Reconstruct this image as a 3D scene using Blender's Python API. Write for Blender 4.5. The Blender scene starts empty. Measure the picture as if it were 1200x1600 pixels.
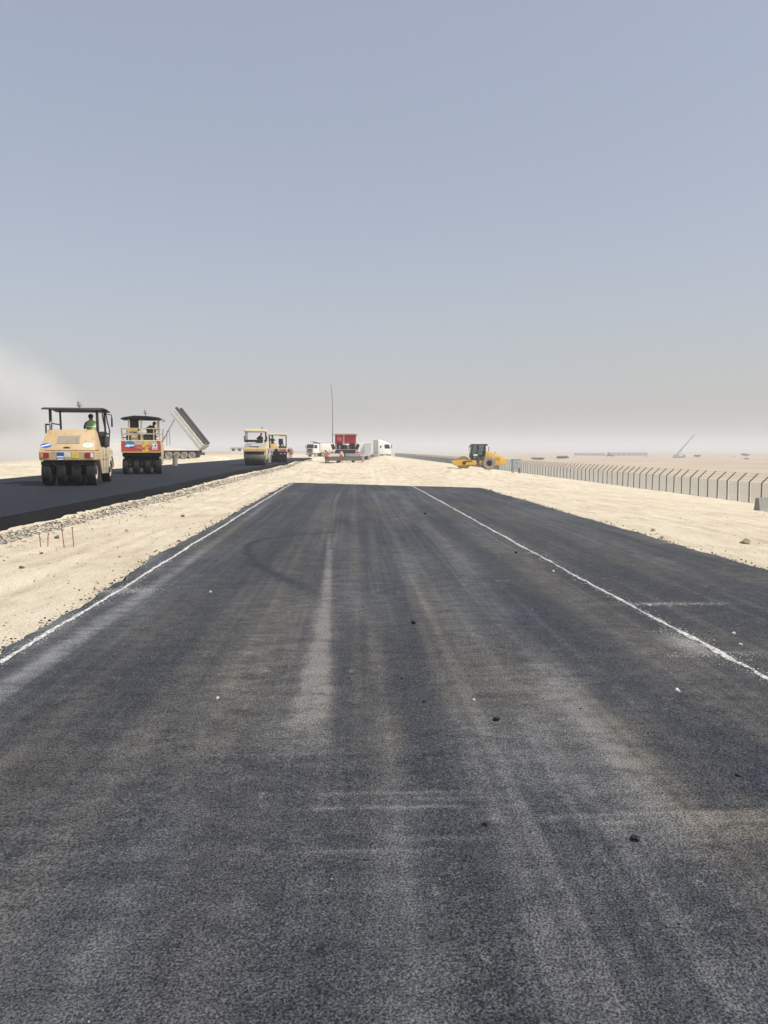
import bpy, bmesh, math, random
import numpy as np
from mathutils import Vector, Matrix

R = math.radians
random.seed(7)
scene = bpy.context.scene
col = scene.collection

# ------------------------------------------------------------------ camera, sky, sun, exposure
CAM_H = 1.75
cam_d = bpy.data.cameras.new('camera')
cam = bpy.data.objects.new('camera', cam_d)
col.objects.link(cam)
cam.location = (0, 0, CAM_H)
cam.rotation_euler = (R(90 - 4.57), 0, R(-2.34))
cam_d.sensor_fit = 'VERTICAL'
cam_d.sensor_height = 36
cam_d.lens = 27
cam_d.clip_start = 0.05
cam_d.clip_end = 20000
scene.camera = cam

SUN_EL, SUN_AZ = 52.0, 116.0        # azimuth clockwise from +Y (the road direction)
world = bpy.data.worlds.new('World')
scene.world = world
world.use_nodes = True
wn = world.node_tree.nodes
wl = world.node_tree.links
sky = wn.new('ShaderNodeTexSky')
sky.sky_type = 'NISHITA'
sky.sun_disc = False
sky.sun_elevation = R(SUN_EL)
sky.sun_rotation = R(SUN_AZ)
sky.altitude = 480
sky.air_density = 1.35
sky.dust_density = 5.0
sky.ozone_density = 0.5
veil = wn.new('ShaderNodeMix')           # high dust that greys the whole sky evenly
veil.data_type = 'RGBA'
veil.inputs[0].default_value = 0.55
veil.inputs[7].default_value = (2.56, 2.60, 3.08, 1)
wl.new(sky.outputs['Color'], veil.inputs[6])
wl.new(veil.outputs[2], wn['Background'].inputs['Color'])
wn['Background'].inputs['Strength'].default_value = 0.15

sun_d = bpy.data.lights.new('sun', 'SUN')
sun_d.energy = 3.9
sun_d.angle = R(0.6)
sun_d.color = (1.0, 0.95, 0.87)
sun = bpy.data.objects.new('sun', sun_d)
col.objects.link(sun)
sv = Vector((math.sin(R(SUN_AZ)) * math.cos(R(SUN_EL)), math.cos(R(SUN_AZ)) * math.cos(R(SUN_EL)), math.sin(R(SUN_EL))))
sun.rotation_euler = (-sv).to_track_quat('-Z', 'Y').to_euler()
sun.location = (30, -20, 60)

vs = scene.view_settings
vs.view_transform = 'Standard'
vs.look = 'None'
vs.exposure = 0.12
vs.gamma = 1.0
vs.use_curve_mapping = False
scene.render.engine = 'CYCLES'
scene.cycles.use_denoising = True
scene.cycles.max_bounces = 6
scene.cycles.volume_bounces = 1
scene.cycles.transparent_max_bounces = 12

# ------------------------------------------------------------------ noise in numpy
def _hash(ix, iy, seed):
    n = (ix.astype(np.int64) * 374761393 + iy.astype(np.int64) * 668265263 + seed * 974711) & 0x7fffffff
    n = ((n ^ (n >> 13)) * 1274126177) & 0x7fffffff
    n = (n ^ (n >> 16)) & 0xffff
    return n / 65535.0

def vnoise(x, y, seed=0):
    ix = np.floor(x); iy = np.floor(y)
    fx = x - ix; fy = y - iy
    fx = fx * fx * (3 - 2 * fx); fy = fy * fy * (3 - 2 * fy)
    a = _hash(ix, iy, seed); b = _hash(ix + 1, iy, seed)
    c = _hash(ix, iy + 1, seed); d = _hash(ix + 1, iy + 1, seed)
    return (a * (1 - fx) + b * fx) * (1 - fy) + (c * (1 - fx) + d * fx) * fy

def fbm(x, y, seed=0, octv=4, gain=0.5):
    s = 0; a = 1.0; t = 0
    for i in range(octv):
        s = s + a * vnoise(x * 2 ** i + 17.3 * i, y * 2 ** i - 9.1 * i, seed + i)
        t += a; a *= gain
    return s / t          # 0..1

def sstep(a, b, x):
    t = np.clip((x - a) / (b - a), 0, 1)
    return t * t * (3 - 2 * t)

def gauss(x, c, w):
    return np.exp(-((x - c) / w) ** 2)

# ------------------------------------------------------------------ the lie of the land
def left_road_z(y):
    return np.interp(y, [0, 30, 50, 150], [0.39, 0.40, 0.50, 0.52])

_gx = np.array([-50, 6.3, 8, 10, 14, 16, 18, 25, 42, 60, 120, 400, 9000.])
_gz = np.array([0, 0, -.05, -.15, -.43, -.62, -.97, -1.9, -3.76, -4.3, -4.4, -4.2, -4.0])
_L_EDGE = -7.2
PAV_Z = 0.05

def pav_left(y):
    w = 0.10 * (fbm(y * 0.45, y * 0 + 3.0, 41, 3) - .5) + 0.10 * (fbm(y * 3.0, y * 0, 42, 3) - .5) + .04 * (fbm(y * 13, y * 0, 142, 2) - .5)
    base = np.interp(y, [-10, 4, 7, 9, 10.5, 12.5, 15.5, 20, 41], [-3.05, -3.05, -3.03, -3.02, -3.12, -3.28, -3.2, -3.24, -3.38])
    return base + w

def pav_right(y):
    return 5.95 + 0.14 * (fbm(y * 0.3, y * 0 + 7, 43, 3) - .5) + 0.10 * (fbm(y * 2.5, y * 0, 44, 3) - .5) + .04 * (fbm(y * 13, y * 0, 144, 2) - .5)

def pav_far(x):
    return np.interp(x, [-3.6, 6.2], [41.7, 34.8]) + 0.7 * (fbm(x * 1.1, x * 0 + 2, 45, 4) - .5)

def ground(x, y, detail=True):
    x = np.asarray(x, float); y = np.asarray(y, float)
    g = np.interp(x, _gx, _gz)
    # raised road bench on the left
    lz = left_road_z(y)
    bench = np.interp(x, [-7.02, -6.42], [1.0, 0.0]) * (lz - 0.22)
    fade = 1 - sstep(132, 150, y)
    bench = np.where(x > -7.02, bench * fade, np.where(x > -17, lz - 0.22, lz - 0.15 + 0.12 * sstep(-17, -22, x)))
    h = g + bench
    # the low berm beyond the far edge of the left road
    left = sstep(-17.3, -21, x)
    h = h + left * (0.35 * (fbm(x * .08, y * .06, 5, 3) - .35)) + left * 1.5 * sstep(-35, -160, x) * (fbm(x * .012, y * .012, 15, 3))
    # sand beyond the end of the paving
    mid = sstep(40, 48, y) * sstep(-6.6, -5.5, x) * (1 - sstep(12, 24, x))
    h = h + mid * (0.42 * (fbm(x * .25, y * .12, 8, 4) - .5) + 0.06 + .10 * np.clip(fbm(x * .9, y * .5, 18, 3) - .55, 0, 1) * 4)
    h = h + 1.0 * gauss(x, 5.6, 2.6) * gauss(y, 138, 4.0) + 0.35 * gauss(x, 3.0, 2.2) * gauss(y, 112, 6)
    h = h + 0.35 * gauss(x, -5.9, 1.2) * gauss(y, 96, 7) + 0.3 * gauss(x, 10.0, 2.5) * gauss(y, 60, 1.6)
    h = h + 0.55 * gauss(x, -23, 4) * gauss(y, 62, 9) + .7 * gauss(x, -17.5, 3) * gauss(y, 100, 10)
    h = h + sstep(45, 110, x) * 1.9 * (fbm(x * .016, y * .02, 21, 4) - .5) + sstep(48, 70, x) * (1 - sstep(170, 260, x)) * 2.4 * np.clip(fbm(x * .05, y * .035, 25, 4) - .5, 0, 1)
    h = h + sstep(24, 30, x) * (1 - sstep(37, 41, x)) * 0.35 * (fbm(x * .3, y * .12, 23, 3) - .4)
    if detail:
        near = 1 - sstep(150, 400, np.hypot(x, y))
        d = 0.030 * (fbm(x * .9, y * 0.5, 31, 3) - .5) + 0.022 * (fbm(x * 5, y * 4, 32, 3) - .5)
        d = d + 0.034 * (fbm(x * 5, y * 0.22, 33, 2) - .5) * (.4 + 1.2 * fbm(x * .4, y * .2, 39, 2))          # wheel ruts along the road
        lumps = np.clip(fbm(x * 9, y * 9, 34, 2) - .64, 0, 1)
        d = d + 0.10 * lumps * sstep(.45, .6, fbm(x * .6, y * .6, 35, 2))
        # tread marks across the strip on the right
        d = d + 0.006 * np.sin((x * .35 + y) * 21) * sstep(.5, .6, fbm(x * .5, y * .5, 36, 2)) * (x > 6.5)
        for xt, amp, wl_ in ((8.3, 1, 0), (10.2, 1, 1), (7.2, .6, 2), (-4.3, .8, 3), (-5.6, .7, 4), (1.2, .8, 5), (3.2, .8, 6), (-2.6, .7, 7)):
            xc = xt + .6 * (fbm(y * .06, y * 0 + wl_, 38, 2) - .5) + (.02 * (y - 40) * (wl_ > 4))
            q = x - xc
            d = d + amp * (-.030 * gauss(q, 0, .16) + .016 * gauss(np.abs(q), .26, .08) + .008 * np.sin(y * 24) * gauss(q, 0, .14)) * (.3 + fbm(x * .7, y * .15, 39 + wl_, 2))
        h = h + near * d
    # under the new paving the ground stays below it
    inside = (x > pav_left(y) + .04) & (x < pav_right(y) - .04) & (y < pav_far(x) - .05) & (y > -8)
    edge = (x > pav_left(y) - .5) & (x < pav_right(y) + .5) & (y < pav_far(x) + .5) & (y > -8.5)
    h = np.where(edge, np.minimum(h, 0.012 + .02 * fbm(x * 2, y * 2, 37, 2)), h)
    h = np.where(inside, -0.06, h)
    underleft = (x < -7.35) & (x > -16.3) & (y < 134)
    h = np.where(underleft, np.minimum(h, left_road_z(y) - .13), h)
    return h

def gz(x, y):
    return float(ground(np.array([x]), np.array([y]))[0])

# ------------------------------------------------------------------ materials
MATS = {}
def new_mat(name):
    m = bpy.data.materials.new(name)
    m.use_nodes = True
    nt = m.node_tree
    b = nt.nodes['Principled BSDF']
    MATS[name] = m
    return m, nt.nodes, nt.links, b

def rgb(c):
    return (c[0], c[1], c[2], 1.0)

def node_noise(n, l, coord, scale, detail=4, rough=.55, vscale=None):
    t = n.new('ShaderNodeTexNoise')
    t.inputs['Scale'].default_value = scale
    t.inputs['Detail'].default_value = detail
    t.inputs['Roughness'].default_value = rough
    if vscale:
        mp = n.new('ShaderNodeMapping')
        mp.inputs['Scale'].default_value = vscale
        l.new(coord, mp.inputs['Vector'])
        coord = mp.outputs['Vector']
    l.new(coord, t.inputs['Vector'])
    return t.outputs['Fac']

def ramp(n, l, fac, stops):
    r = n.new('ShaderNodeValToRGB')
    while len(r.color_ramp.elements) < len(stops):
        r.color_ramp.elements.new(0.5)
    for e, (p, c) in zip(r.color_ramp.elements, stops):
        e.position = p
        e.color = rgb(c) if len(c) == 3 else c
    l.new(fac, r.inputs['Fac'])
    return r.outputs['Color']

def mixc(n, l, fac, a, b, mode='MIX'):
    m = n.new('ShaderNodeMix')
    m.data_type = 'RGBA'
    m.blend_type = mode
    for s, v in ((m.inputs[0], fac), (m.inputs[6], a), (m.inputs[7], b)):
        if hasattr(v, 'type') and hasattr(v, 'links'):
            l.new(v, s)
        elif isinstance(v, (int, float)):
            s.default_value = v
        else:
            s.default_value = rgb(v)
    return m.outputs[2]

def mathn(n, l, op, a, b=None, clamp=False):
    m = n.new('ShaderNodeMath')
    m.operation = op
    m.use_clamp = clamp
    for s, v in ((m.inputs[0], a), (m.inputs[1], b)):
        if v is None:
            continue
        if hasattr(v, 'links'):
            l.new(v, s)
        else:
            s.default_value = v
    return m.outputs[0]

DUST = (.50, .42, .31)
def paint(name, c, rough=.45, dust=.35, metal=0.0, scale=3.0):
    """machine paint with wear and a film of road dust"""
    m, n, l, b = new_mat(name)
    tc = n.new('ShaderNodeTexCoord').outputs['Object']
    f1 = node_noise(n, l, tc, scale, 5, .6)
    f2 = node_noise(n, l, tc, scale * 9, 3, .6)
    f = mathn(n, l, 'MULTIPLY', f1, f2)
    fac = ramp(n, l, f, [(.12, (0, 0, 0)), (.42, (dust, dust, dust))])
    var = mixc(n, l, f2, [v * .82 for v in c], [min(1, v * 1.1) for v in c])
    g1 = node_noise(n, l, tc, scale * 2.3, 6, .7, (1, 1, .45))
    grime = ramp(n, l, g1, [(.54, (0, 0, 0)), (.72, (.65, .65, .65))])
    l.new(mixc(n, l, grime, mixc(n, l, fac, var, DUST), [v * .22 + .01 for v in c]), b.inputs['Base Color'])
    rr = mathn(n, l, 'MULTIPLY_ADD', fac, .4)
    rr.node.inputs[2].default_value = rough
    l.new(rr, b.inputs['Roughness'])
    b.inputs['Metallic'].default_value = metal
    return m

def plain(name, c, rough=.6, metal=0.0):
    m, n, l, b = new_mat(name)
    tc = n.new('ShaderNodeTexCoord').outputs['Object']
    f = node_noise(n, l, tc, 14, 4, .6)
    l.new(mixc(n, l, f, [v * .8 for v in c], [min(1, v * 1.15) for v in c]), b.inputs['Base Color'])
    b.inputs['Roughness'].default_value = rough
    b.inputs['Metallic'].default_value = metal
    return m

paint('tan_paint', (.55, .385, .19), .5, .6)
paint('cream_paint', (.55, .47, .31), .5, .5)
paint('pale_cream_paint', (.78, .70, .42), .45, .25)
paint('yellow_paint', (.72, .42, .035), .4, .3)
paint('ochre_paint', (.60, .38, .09), .45, .4)
paint('white_paint', (.80, .80, .78), .35, .3)
paint('black_paint', (.011, .011, .012), .5, .06)
paint('grey_paint', (.32, .33, .33), .5, .35)
paint('red_paint', (.50, .035, .04), .4, .25)
paint('canvas_red', (.40, .012, .045), .8, .1)
paint('canvas_pink', (.62, .10, .16), .8, .15)
paint('orange_paint', (.62, .20, .05), .45, .3)
paint('dull_steel', (.30, .30, .29), .35, .35, .7)
paint('drum_steel', (.13, .13, .13), .38, .25, .8, 2.0)
paint('drum_dusty', (.42, .33, .16), .6, .6, .2, 2.0)
plain('rubber', (.006, .006, .0065), .85)
paint('dusty_rubber', (.24, .23, .21), .85, .6)
paint('rim_paint', (.42, .40, .36), .55, .5)
plain('engine_dark', (.035, .033, .03), .6)
plain('underside', (.005, .005, .0055), .9)
plain('logo_blue', (.02, .10, .42), .4)
plain('logo_sky', (.03, .24, .46), .4)
plain('sticker_white', (.80, .82, .82), .4)
plain('sticker_green', (.38, .62, .42), .4)
plain('plate_yellow', (.72, .56, .08), .4)
plain('badge_black', (.03, .025, .02), .5)
plain('skin', (.24, .12, .07), .55)
plain('hair', (.012, .010, .009), .6)
plain('cloth_dark', (.030, .032, .042), .85)
plain('cloth_brown', (.22, .10, .06), .85)
plain('cloth_lilac', (.40, .33, .42), .85)
plain('cloth_pale', (.55, .53, .50), .85)
plain('cloth_blue', (.06, .08, .15), .85)
plain('vest_green', (.30, .52, .16), .7)
plain('vest_orange', (.55, .16, .08), .7)
plain('helmet_white', (.78, .78, .76), .35)
plain('helmet_yellow', (.72, .52, .10), .35)
plain('concrete', (.24, .235, .22), .85)
plain('rust', (.26, .11, .06), .8)
plain('fence_steel', (.06, .065, .06), .55)
plain('cabinet_grey', (.30, .34, .36), .5)
plain('drum_brown', (.25, .21, .18), .7)
plain('clod_black', (.012, .012, .013), .85)
plain('pebble_white', (.55, .54, .51), .8)
plain('rock_tan', (.36, .30, .20), .9)
plain('rock_dark', (.10, .09, .075), .9)
plain('foliage', (.07, .085, .05), .9)
plain('bark', (.12, .09, .06), .9)
plain('mast_grey', (.22, .23, .24), .5)
plain('building_grey', (.35, .34, .32), .8)

m, n, l, b = new_mat('lamp_red'); b.inputs['Base Color'].default_value = (.30, .02, .02, 1); b.inputs['Roughness'].default_value = .2
m, n, l, b = new_mat('lamp_amber'); b.inputs['Base Color'].default_value = (.75, .32, .05, 1); b.inputs['Roughness'].default_value = .2
m, n, l, b = new_mat('lamp_clear'); b.inputs['Base Color'].default_value = (.8, .8, .8, 1); b.inputs['Roughness'].default_value = .1
m, n, l, b = new_mat('chrome'); b.inputs['Base Color'].default_value = (.7, .7, .7, 1); b.inputs['Metallic'].default_value = 1; b.inputs['Roughness'].default_value = .15
m, n, l, b = new_mat('dark_glass'); b.inputs['Base Color'].default_value = (.02, .024, .028, 1); b.inputs['Roughness'].default_value = .06
# see-through cab glass
m, n, l, b = new_mat('cab_glass')
tr = n.new('ShaderNodeBsdfTransparent'); tr.inputs['Color'].default_value = (.62, .68, .68, 1)
gl = n.new('ShaderNodeBsdfGlossy'); gl.inputs['Roughness'].default_value = .03
fr = n.new('ShaderNodeFresnel'); fr.inputs['IOR'].default_value = 1.5
mx = n.new('ShaderNodeMixShader')
l.new(fr.outputs[0], mx.inputs[0]); l.new(tr.outputs[0], mx.inputs[1]); l.new(gl.outputs[0], mx.inputs[2])
l.new(mx.outputs[0], n['Material Output'].inputs['Surface'])
plain('fence_wire', (.62, .63, .60), .6)
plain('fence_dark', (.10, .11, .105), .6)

# asphalt (the stains come from the stain attributes of the mesh)
def asphalt(name, dark, light, dusty=True, rough=.82):
    m, n, l, b = new_mat(name)
    tc = n.new('ShaderNodeTexCoord').outputs['Object']
    fine = node_noise(n, l, tc, 105, 2, .7)
    mid = node_noise(n, l, tc, 34, 4, .75)
    broad = node_noise(n, l, tc, 1.3, 5, .6, (1, .35, 1))
    cross = node_noise(n, l, tc, 6.0, 6, .75, (.7, 1.3, 1))
    vor = n.new('ShaderNodeTexVoronoi'); vor.inputs['Scale'].default_value = 75
    l.new(tc, vor.inputs['Vector'])
    base = mixc(n, l, ramp(n, l, broad, [(.3, (0, 0, 0)), (.7, (1, 1, 1))]), dark, light)
    spk = ramp(n, l, fine, [(.38, (.30, .30, .32)), (.50, (.88, .88, .90)), (.66, (2.2, 2.15, 2.05, 1))])
    base = mixc(n, l, 1.0, base, spk, 'MULTIPLY')
    mott = ramp(n, l, mid, [(.35, (.55, .55, .55)), (.65, (1.45, 1.45, 1.45, 1))])
    base = mixc(n, l, 1.0, base, mott, 'MULTIPLY')
    streak = node_noise(n, l, tc, 13, 6, .8, (.7, 1.3, 1))
    base = mixc(n, l, 1.0, base, ramp(n, l, cross, [(.33, (.80, .81, .83)), (.5, (1, 1, 1)), (.68, (1.25, 1.23, 1.2, 1))]), 'MULTIPLY')
    base = mixc(n, l, 1.0, base, ramp(n, l, streak, [(.34, (.80, .80, .80)), (.5, (1, 1, 1)), (.68, (1.28, 1.27, 1.24, 1))]), 'MULTIPLY')
    pits = node_noise(n, l, tc, 60, 2, .5)
    base = mixc(n, l, 1.0, base, ramp(n, l, pits, [(.36, (.10, .10, .12)), (.43, (1, 1, 1))]), 'MULTIPLY')
    if dusty:
        at = n.new('ShaderNodeAttribute'); at.attribute_name = 'dust'
        ab = n.new('ShaderNodeAttribute'); ab.attribute_name = 'brown'
        al = n.new('ShaderNodeAttribute'); al.attribute_name = 'lime'
        a2 = mathn(n, l, 'MULTIPLY', at.outputs['Fac'], ramp(n, l, cross, [(.32, (.35, .35, .35)), (.66, (1.5, 1.5, 1.5, 1))]))
        a2 = mathn(n, l, 'MULTIPLY', a2, ramp(n, l, fine, [(.36, (.18, .18, .18)), (.62, (1.5, 1.5, 1.5, 1))]), True)
        dc = mixc(n, l, ab.outputs['Fac'], (.25, .255, .26), (.225, .205, .175))
        base = mixc(n, l, a2, base, dc)
        l2 = mathn(n, l, 'MULTIPLY', al.outputs['Fac'], ramp(n, l, fine, [(.42, (.0, .0, .0)), (.6, (1.3, 1.3, 1.3, 1))]), True)
        base = mixc(n, l, l2, base, (.62, .60, .55))
        am = n.new('ShaderNodeAttribute'); am.attribute_name = 'mark'
        base = mixc(n, l, am.outputs['Fac'], base, (.016, .017, .019))
    l.new(base, b.inputs['Base Color'])
    b.inputs['Roughness'].default_value = rough
    b.inputs['Specular IOR Level'].default_value = .22 if dusty else .14
    hsum = mathn(n, l, 'ADD', mathn(n, l, 'MULTIPLY', vor.outputs['Distance'], .7), fine)
    hsum = mathn(n, l, 'ADD', hsum, mid)
    bp = n.new('ShaderNodeBump'); bp.inputs['Strength'].default_value = .8; bp.inputs['Distance'].default_value = .012
    l.new(hsum, bp.inputs['Height'])
    l.new(bp.outputs['Normal'], b.inputs['Normal'])
    return m
asphalt('asphalt_base', (.030, .038, .052), (.049, .052, .056))
asphalt('asphalt_fresh', (.017, .021, .031), (.026, .030, .040), False, .78)
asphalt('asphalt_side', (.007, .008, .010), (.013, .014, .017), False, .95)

# sand
m, n, l, b = new_mat('sand')
tc = n.new('ShaderNodeTexCoord').outputs['Object']
s1 = node_noise(n, l, tc, .35, 5, .6)
s2 = node_noise(n, l, tc, 2.6, 6, .7, (1, .30, 1))
s3 = node_noise(n, l, tc, 34, 4, .75)
s4 = node_noise(n, l, tc, .02, 4, .55)
c1 = ramp(n, l, s1, [(.28, (.57, .49, .36)), (.72, (.70, .63, .495))])
c2 = ramp(n, l, s2, [(.30, (.80, .77, .72)), (.52, (1, 1, 1)), (.72, (1.08, 1.09, 1.10, 1))])
c = mixc(n, l, 1.0, c1, c2, 'MULTIPLY')
c3 = ramp(n, l, s3, [(.33, (.70, .67, .62)), (.48, (1, 1, 1)), (.72, (1.06, 1.06, 1.06, 1))])
c = mixc(n, l, 1.0, c, c3, 'MULTIPLY')
far = n.new('ShaderNodeAttribute'); far.attribute_name = 'plain'
cf = ramp(n, l, s4, [(.3, (.41, .325, .235)), (.7, (.52, .44, .335))])
c = mixc(n, l, far.outputs['Fac'], c, mixc(n, l, 1.0, cf, c2, 'MULTIPLY'))
l.new(c, b.inputs['Base Color'])
b.inputs['Roughness'].default_value = .95
b.inputs['Specular IOR Level'].default_value = .1
hs = mathn(n, l, 'ADD', s3, mathn(n, l, 'MULTIPLY', s2, 1.5))
bp = n.new('ShaderNodeBump'); bp.inputs['Strength'].default_value = .9; bp.inputs['Distance'].default_value = .03
l.new(hs, bp.inputs['Height']); l.new(bp.outputs['Normal'], b.inputs['Normal'])

# gravel, coloured stone by stone
m, n, l, b = new_mat('gravel')
ca = n.new('ShaderNodeAttribute'); ca.attribute_name = 'tone'
tc = n.new('ShaderNodeTexCoord').outputs['Object']
f = node_noise(n, l, tc, 40, 3, .6)
l.new(mixc(n, l, 1.0, ca.outputs['Color'], ramp(n, l, f, [(.3, (.75, .75, .75)), (.7, (1.1, 1.1, 1.1, 1))]), 'MULTIPLY'), b.inputs['Base Color'])
b.inputs['Roughness'].default_value = .9
# lime powder
m, n, l, b = new_mat('lime')
tc = n.new('ShaderNodeTexCoord').outputs['Object']
f = node_noise(n, l, tc, 38, 4, .7)
l.new(ramp(n, l, f, [(.36, (.10, .10, .10)), (.50, (.50, .49, .47)), (.68, (.76, .75, .72))]), b.inputs['Base Color'])
b.inputs['Roughness'].default_value = .95

# ------------------------------------------------------------------ mesh helpers
class MB:
    def __init__(self):
        self.bm = bmesh.new()
    def _add(self, fn, bev=0, seg=1):
        t = bmesh.new()
        fn(t)
        if bev:
            es = [e for e in t.edges if len(e.link_faces) == 2 and e.calc_face_angle(0) > .35]
            bmesh.ops.bevel(t, geom=es, offset=bev, segments=seg, affect='EDGES', profile=.5, clamp_overlap=True)
        me = bpy.data.meshes.new('t'); t.to_mesh(me); t.free()
        self.bm.from_mesh(me); bpy.data.meshes.remove(me)
        return self
    def box(self, x0, x1, y0, y1, z0, z1, bev=.012, rot=None, piv=None):
        def f(t):
            bmesh.ops.create_cube(t, size=1)
            bmesh.ops.scale(t, vec=(x1 - x0, y1 - y0, z1 - z0), verts=t.verts)
            c = Vector(((x0 + x1) / 2, (y0 + y1) / 2, (z0 + z1) / 2))
            bmesh.ops.translate(t, vec=c, verts=t.verts)
            if rot is not None:
                p = Vector(piv) if piv is not None else c
                bmesh.ops.rotate(t, cent=p, matrix=rot, verts=t.verts)
        return self._add(f, min(bev, .24 * min(abs(x1 - x0), abs(y1 - y0), abs(z1 - z0))))
    def hull(self, pts, bev=.02, seg=2):
        def f(t):
            for p in pts: t.verts.new(p)
            bmesh.ops.convex_hull(t, input=t.verts)
            bmesh.ops.dissolve_limit(t, angle_limit=.01, verts=t.verts, edges=t.edges)
        return self._add(f, bev, seg)
    def prism(self, prof, a0, a1, axis='X', bev=.012):
        def f(t):
            def mk(p, a):
                u, v = p
                return {'X': (a, u, v), 'Y': (u, a, v), 'Z': (u, v, a)}[axis]
            A = [t.verts.new(mk(p, a0)) for p in prof]; B = [t.verts.new(mk(p, a1)) for p in prof]
            k = len(prof)
            t.faces.new(A); t.faces.new(B[::-1])
            for i in range(k):
                t.faces.new((A[i], B[i], B[(i + 1) % k], A[(i + 1) % k]))
            bmesh.ops.recalc_face_normals(t, faces=t.faces)
        return self._add(f, bev)
    def cyl(self, p0, p1, r, r1=None, seg=12):
        p0 = Vector(p0); p1 = Vector(p1); d = p1 - p0
        r1 = r if r1 is None else r1
        def f(t):
            bmesh.ops.create_cone(t, cap_ends=True, segments=seg, radius1=r, radius2=r1, depth=d.length)
            q = d.to_track_quat('Z', 'Y').to_matrix()
            bmesh.ops.rotate(t, cent=(0, 0, 0), matrix=q, verts=t.verts)
            bmesh.ops.translate(t, vec=(p0 + p1) / 2, verts=t.verts)
        return self._add(f)
    def tube(self, pts, r, seg=8):
        for a, b_ in zip(pts[:-1], pts[1:]):
            self.cyl(a, b_, r, seg=seg)
        for p in pts[1:-1]:
            self.ball(p, r, seg)
        return self
    def ball(self, c, r, seg=10, sc=(1, 1, 1)):
        def f(t):
            bmesh.ops.create_uvsphere(t, u_segments=seg, v_segments=max(4, seg // 2), radius=r)
            bmesh.ops.scale(t, vec=sc, verts=t.verts)
            bmesh.ops.translate(t, vec=c, verts=t.verts)
        return self._add(f)
    def lathe(self, prof, c, axis='X', seg=28):
        """prof: (radius, offset along the axis)"""
        def f(t):
            rings = []
            for k in range(seg):
                a = 2 * math.pi * k / seg
                ring = []
                for (r, o) in prof:
                    u, v = r * math.cos(a), r * math.sin(a)
                    p = {'X': (o, u, v), 'Y': (u, o, v), 'Z': (u, v, o)}[axis]
                    ring.append(t.verts.new((p[0] + c[0], p[1] + c[1], p[2] + c[2])))
                rings.append(ring)
            for k in range(seg):
                A, B = rings[k], rings[(k + 1) % seg]
                for i in range(len(prof) - 1):
                    t.faces.new((A[i], A[i + 1], B[i + 1], B[i]))
            bmesh.ops.remove_doubles(t, verts=t.verts, dist=1e-5)
            bmesh.ops.recalc_face_normals(t, faces=t.faces)
        return self._add(f)
    def build(self, name, mat, parent=None, smooth=True, label=None):
        me = bpy.data.meshes.new(name)
        self.bm.to_mesh(me); self.bm.free()
        return link(name, me, mat, parent, smooth, label)

def link(name, me, mat, parent=None, smooth=True, label=None):
    o = bpy.data.objects.new(name, me)
    col.objects.link(o)
    if mat:
        me.materials.append(MATS[mat])
    if smooth and len(me.polygons):
        me.polygons.foreach_set('use_smooth', np.ones(len(me.polygons), bool))
        me.set_sharp_from_angle(angle=R(35))
    if parent: o.parent = parent
    if label: o['label'] = label
    return o

def tag(o, label=None, cat=None, group=None, kind=None):
    if label: o['label'] = label
    if cat: o['category'] = cat
    if group: o['group'] = group
    if kind: o['kind'] = kind
    return o

def thing(name, label, cat, loc=(0, 0, 0), rz=0, group=None):
    o = bpy.data.objects.new(name, None)
    o.empty_display_size = .3
    col.objects.link(o)
    o.location = loc; o.rotation_euler = (0, 0, rz)
    return tag(o, label, cat, group)

def grid_mesh(name, X, Y, Z, attrs=None):
    """X,Y,Z are (rows, cols) arrays"""
    r, c = X.shape
    co = np.stack([X, Y, Z], -1).reshape(-1, 3).astype(np.float32)
    idx = np.arange(r * c).reshape(r, c)
    q = np.stack([idx[:-1, :-1], idx[:-1, 1:], idx[1:, 1:], idx[1:, :-1]], -1).reshape(-1, 4)
    me = bpy.data.meshes.new(name)
    me.vertices.add(len(co)); me.vertices.foreach_set('co', co.ravel())
    me.loops.add(q.size); me.loops.foreach_set('vertex_index', q.ravel().astype(np.int32))
    me.polygons.add(len(q)); me.polygons.foreach_set('loop_start', (np.arange(len(q)) * 4).astype(np.int32))
    me.polygons.foreach_set('use_smooth', np.ones(len(q), bool))
    for k, v in (attrs or {}).items():
        a = me.attributes.new(k, 'FLOAT', 'POINT')
        a.data.foreach_set('value', v.reshape(-1).astype(np.float32))
    me.update(calc_edges=True)
    return me

ICO = bmesh.new(); bmesh.ops.create_icosphere(ICO, subdivisions=1, radius=1)
ICO_V = np.array([v.co[:] for v in ICO.verts]); ICO.verts.index_update()
ICO_F = np.array([[v.index for v in f.verts] for f in ICO.faces]); ICO.free()

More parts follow.
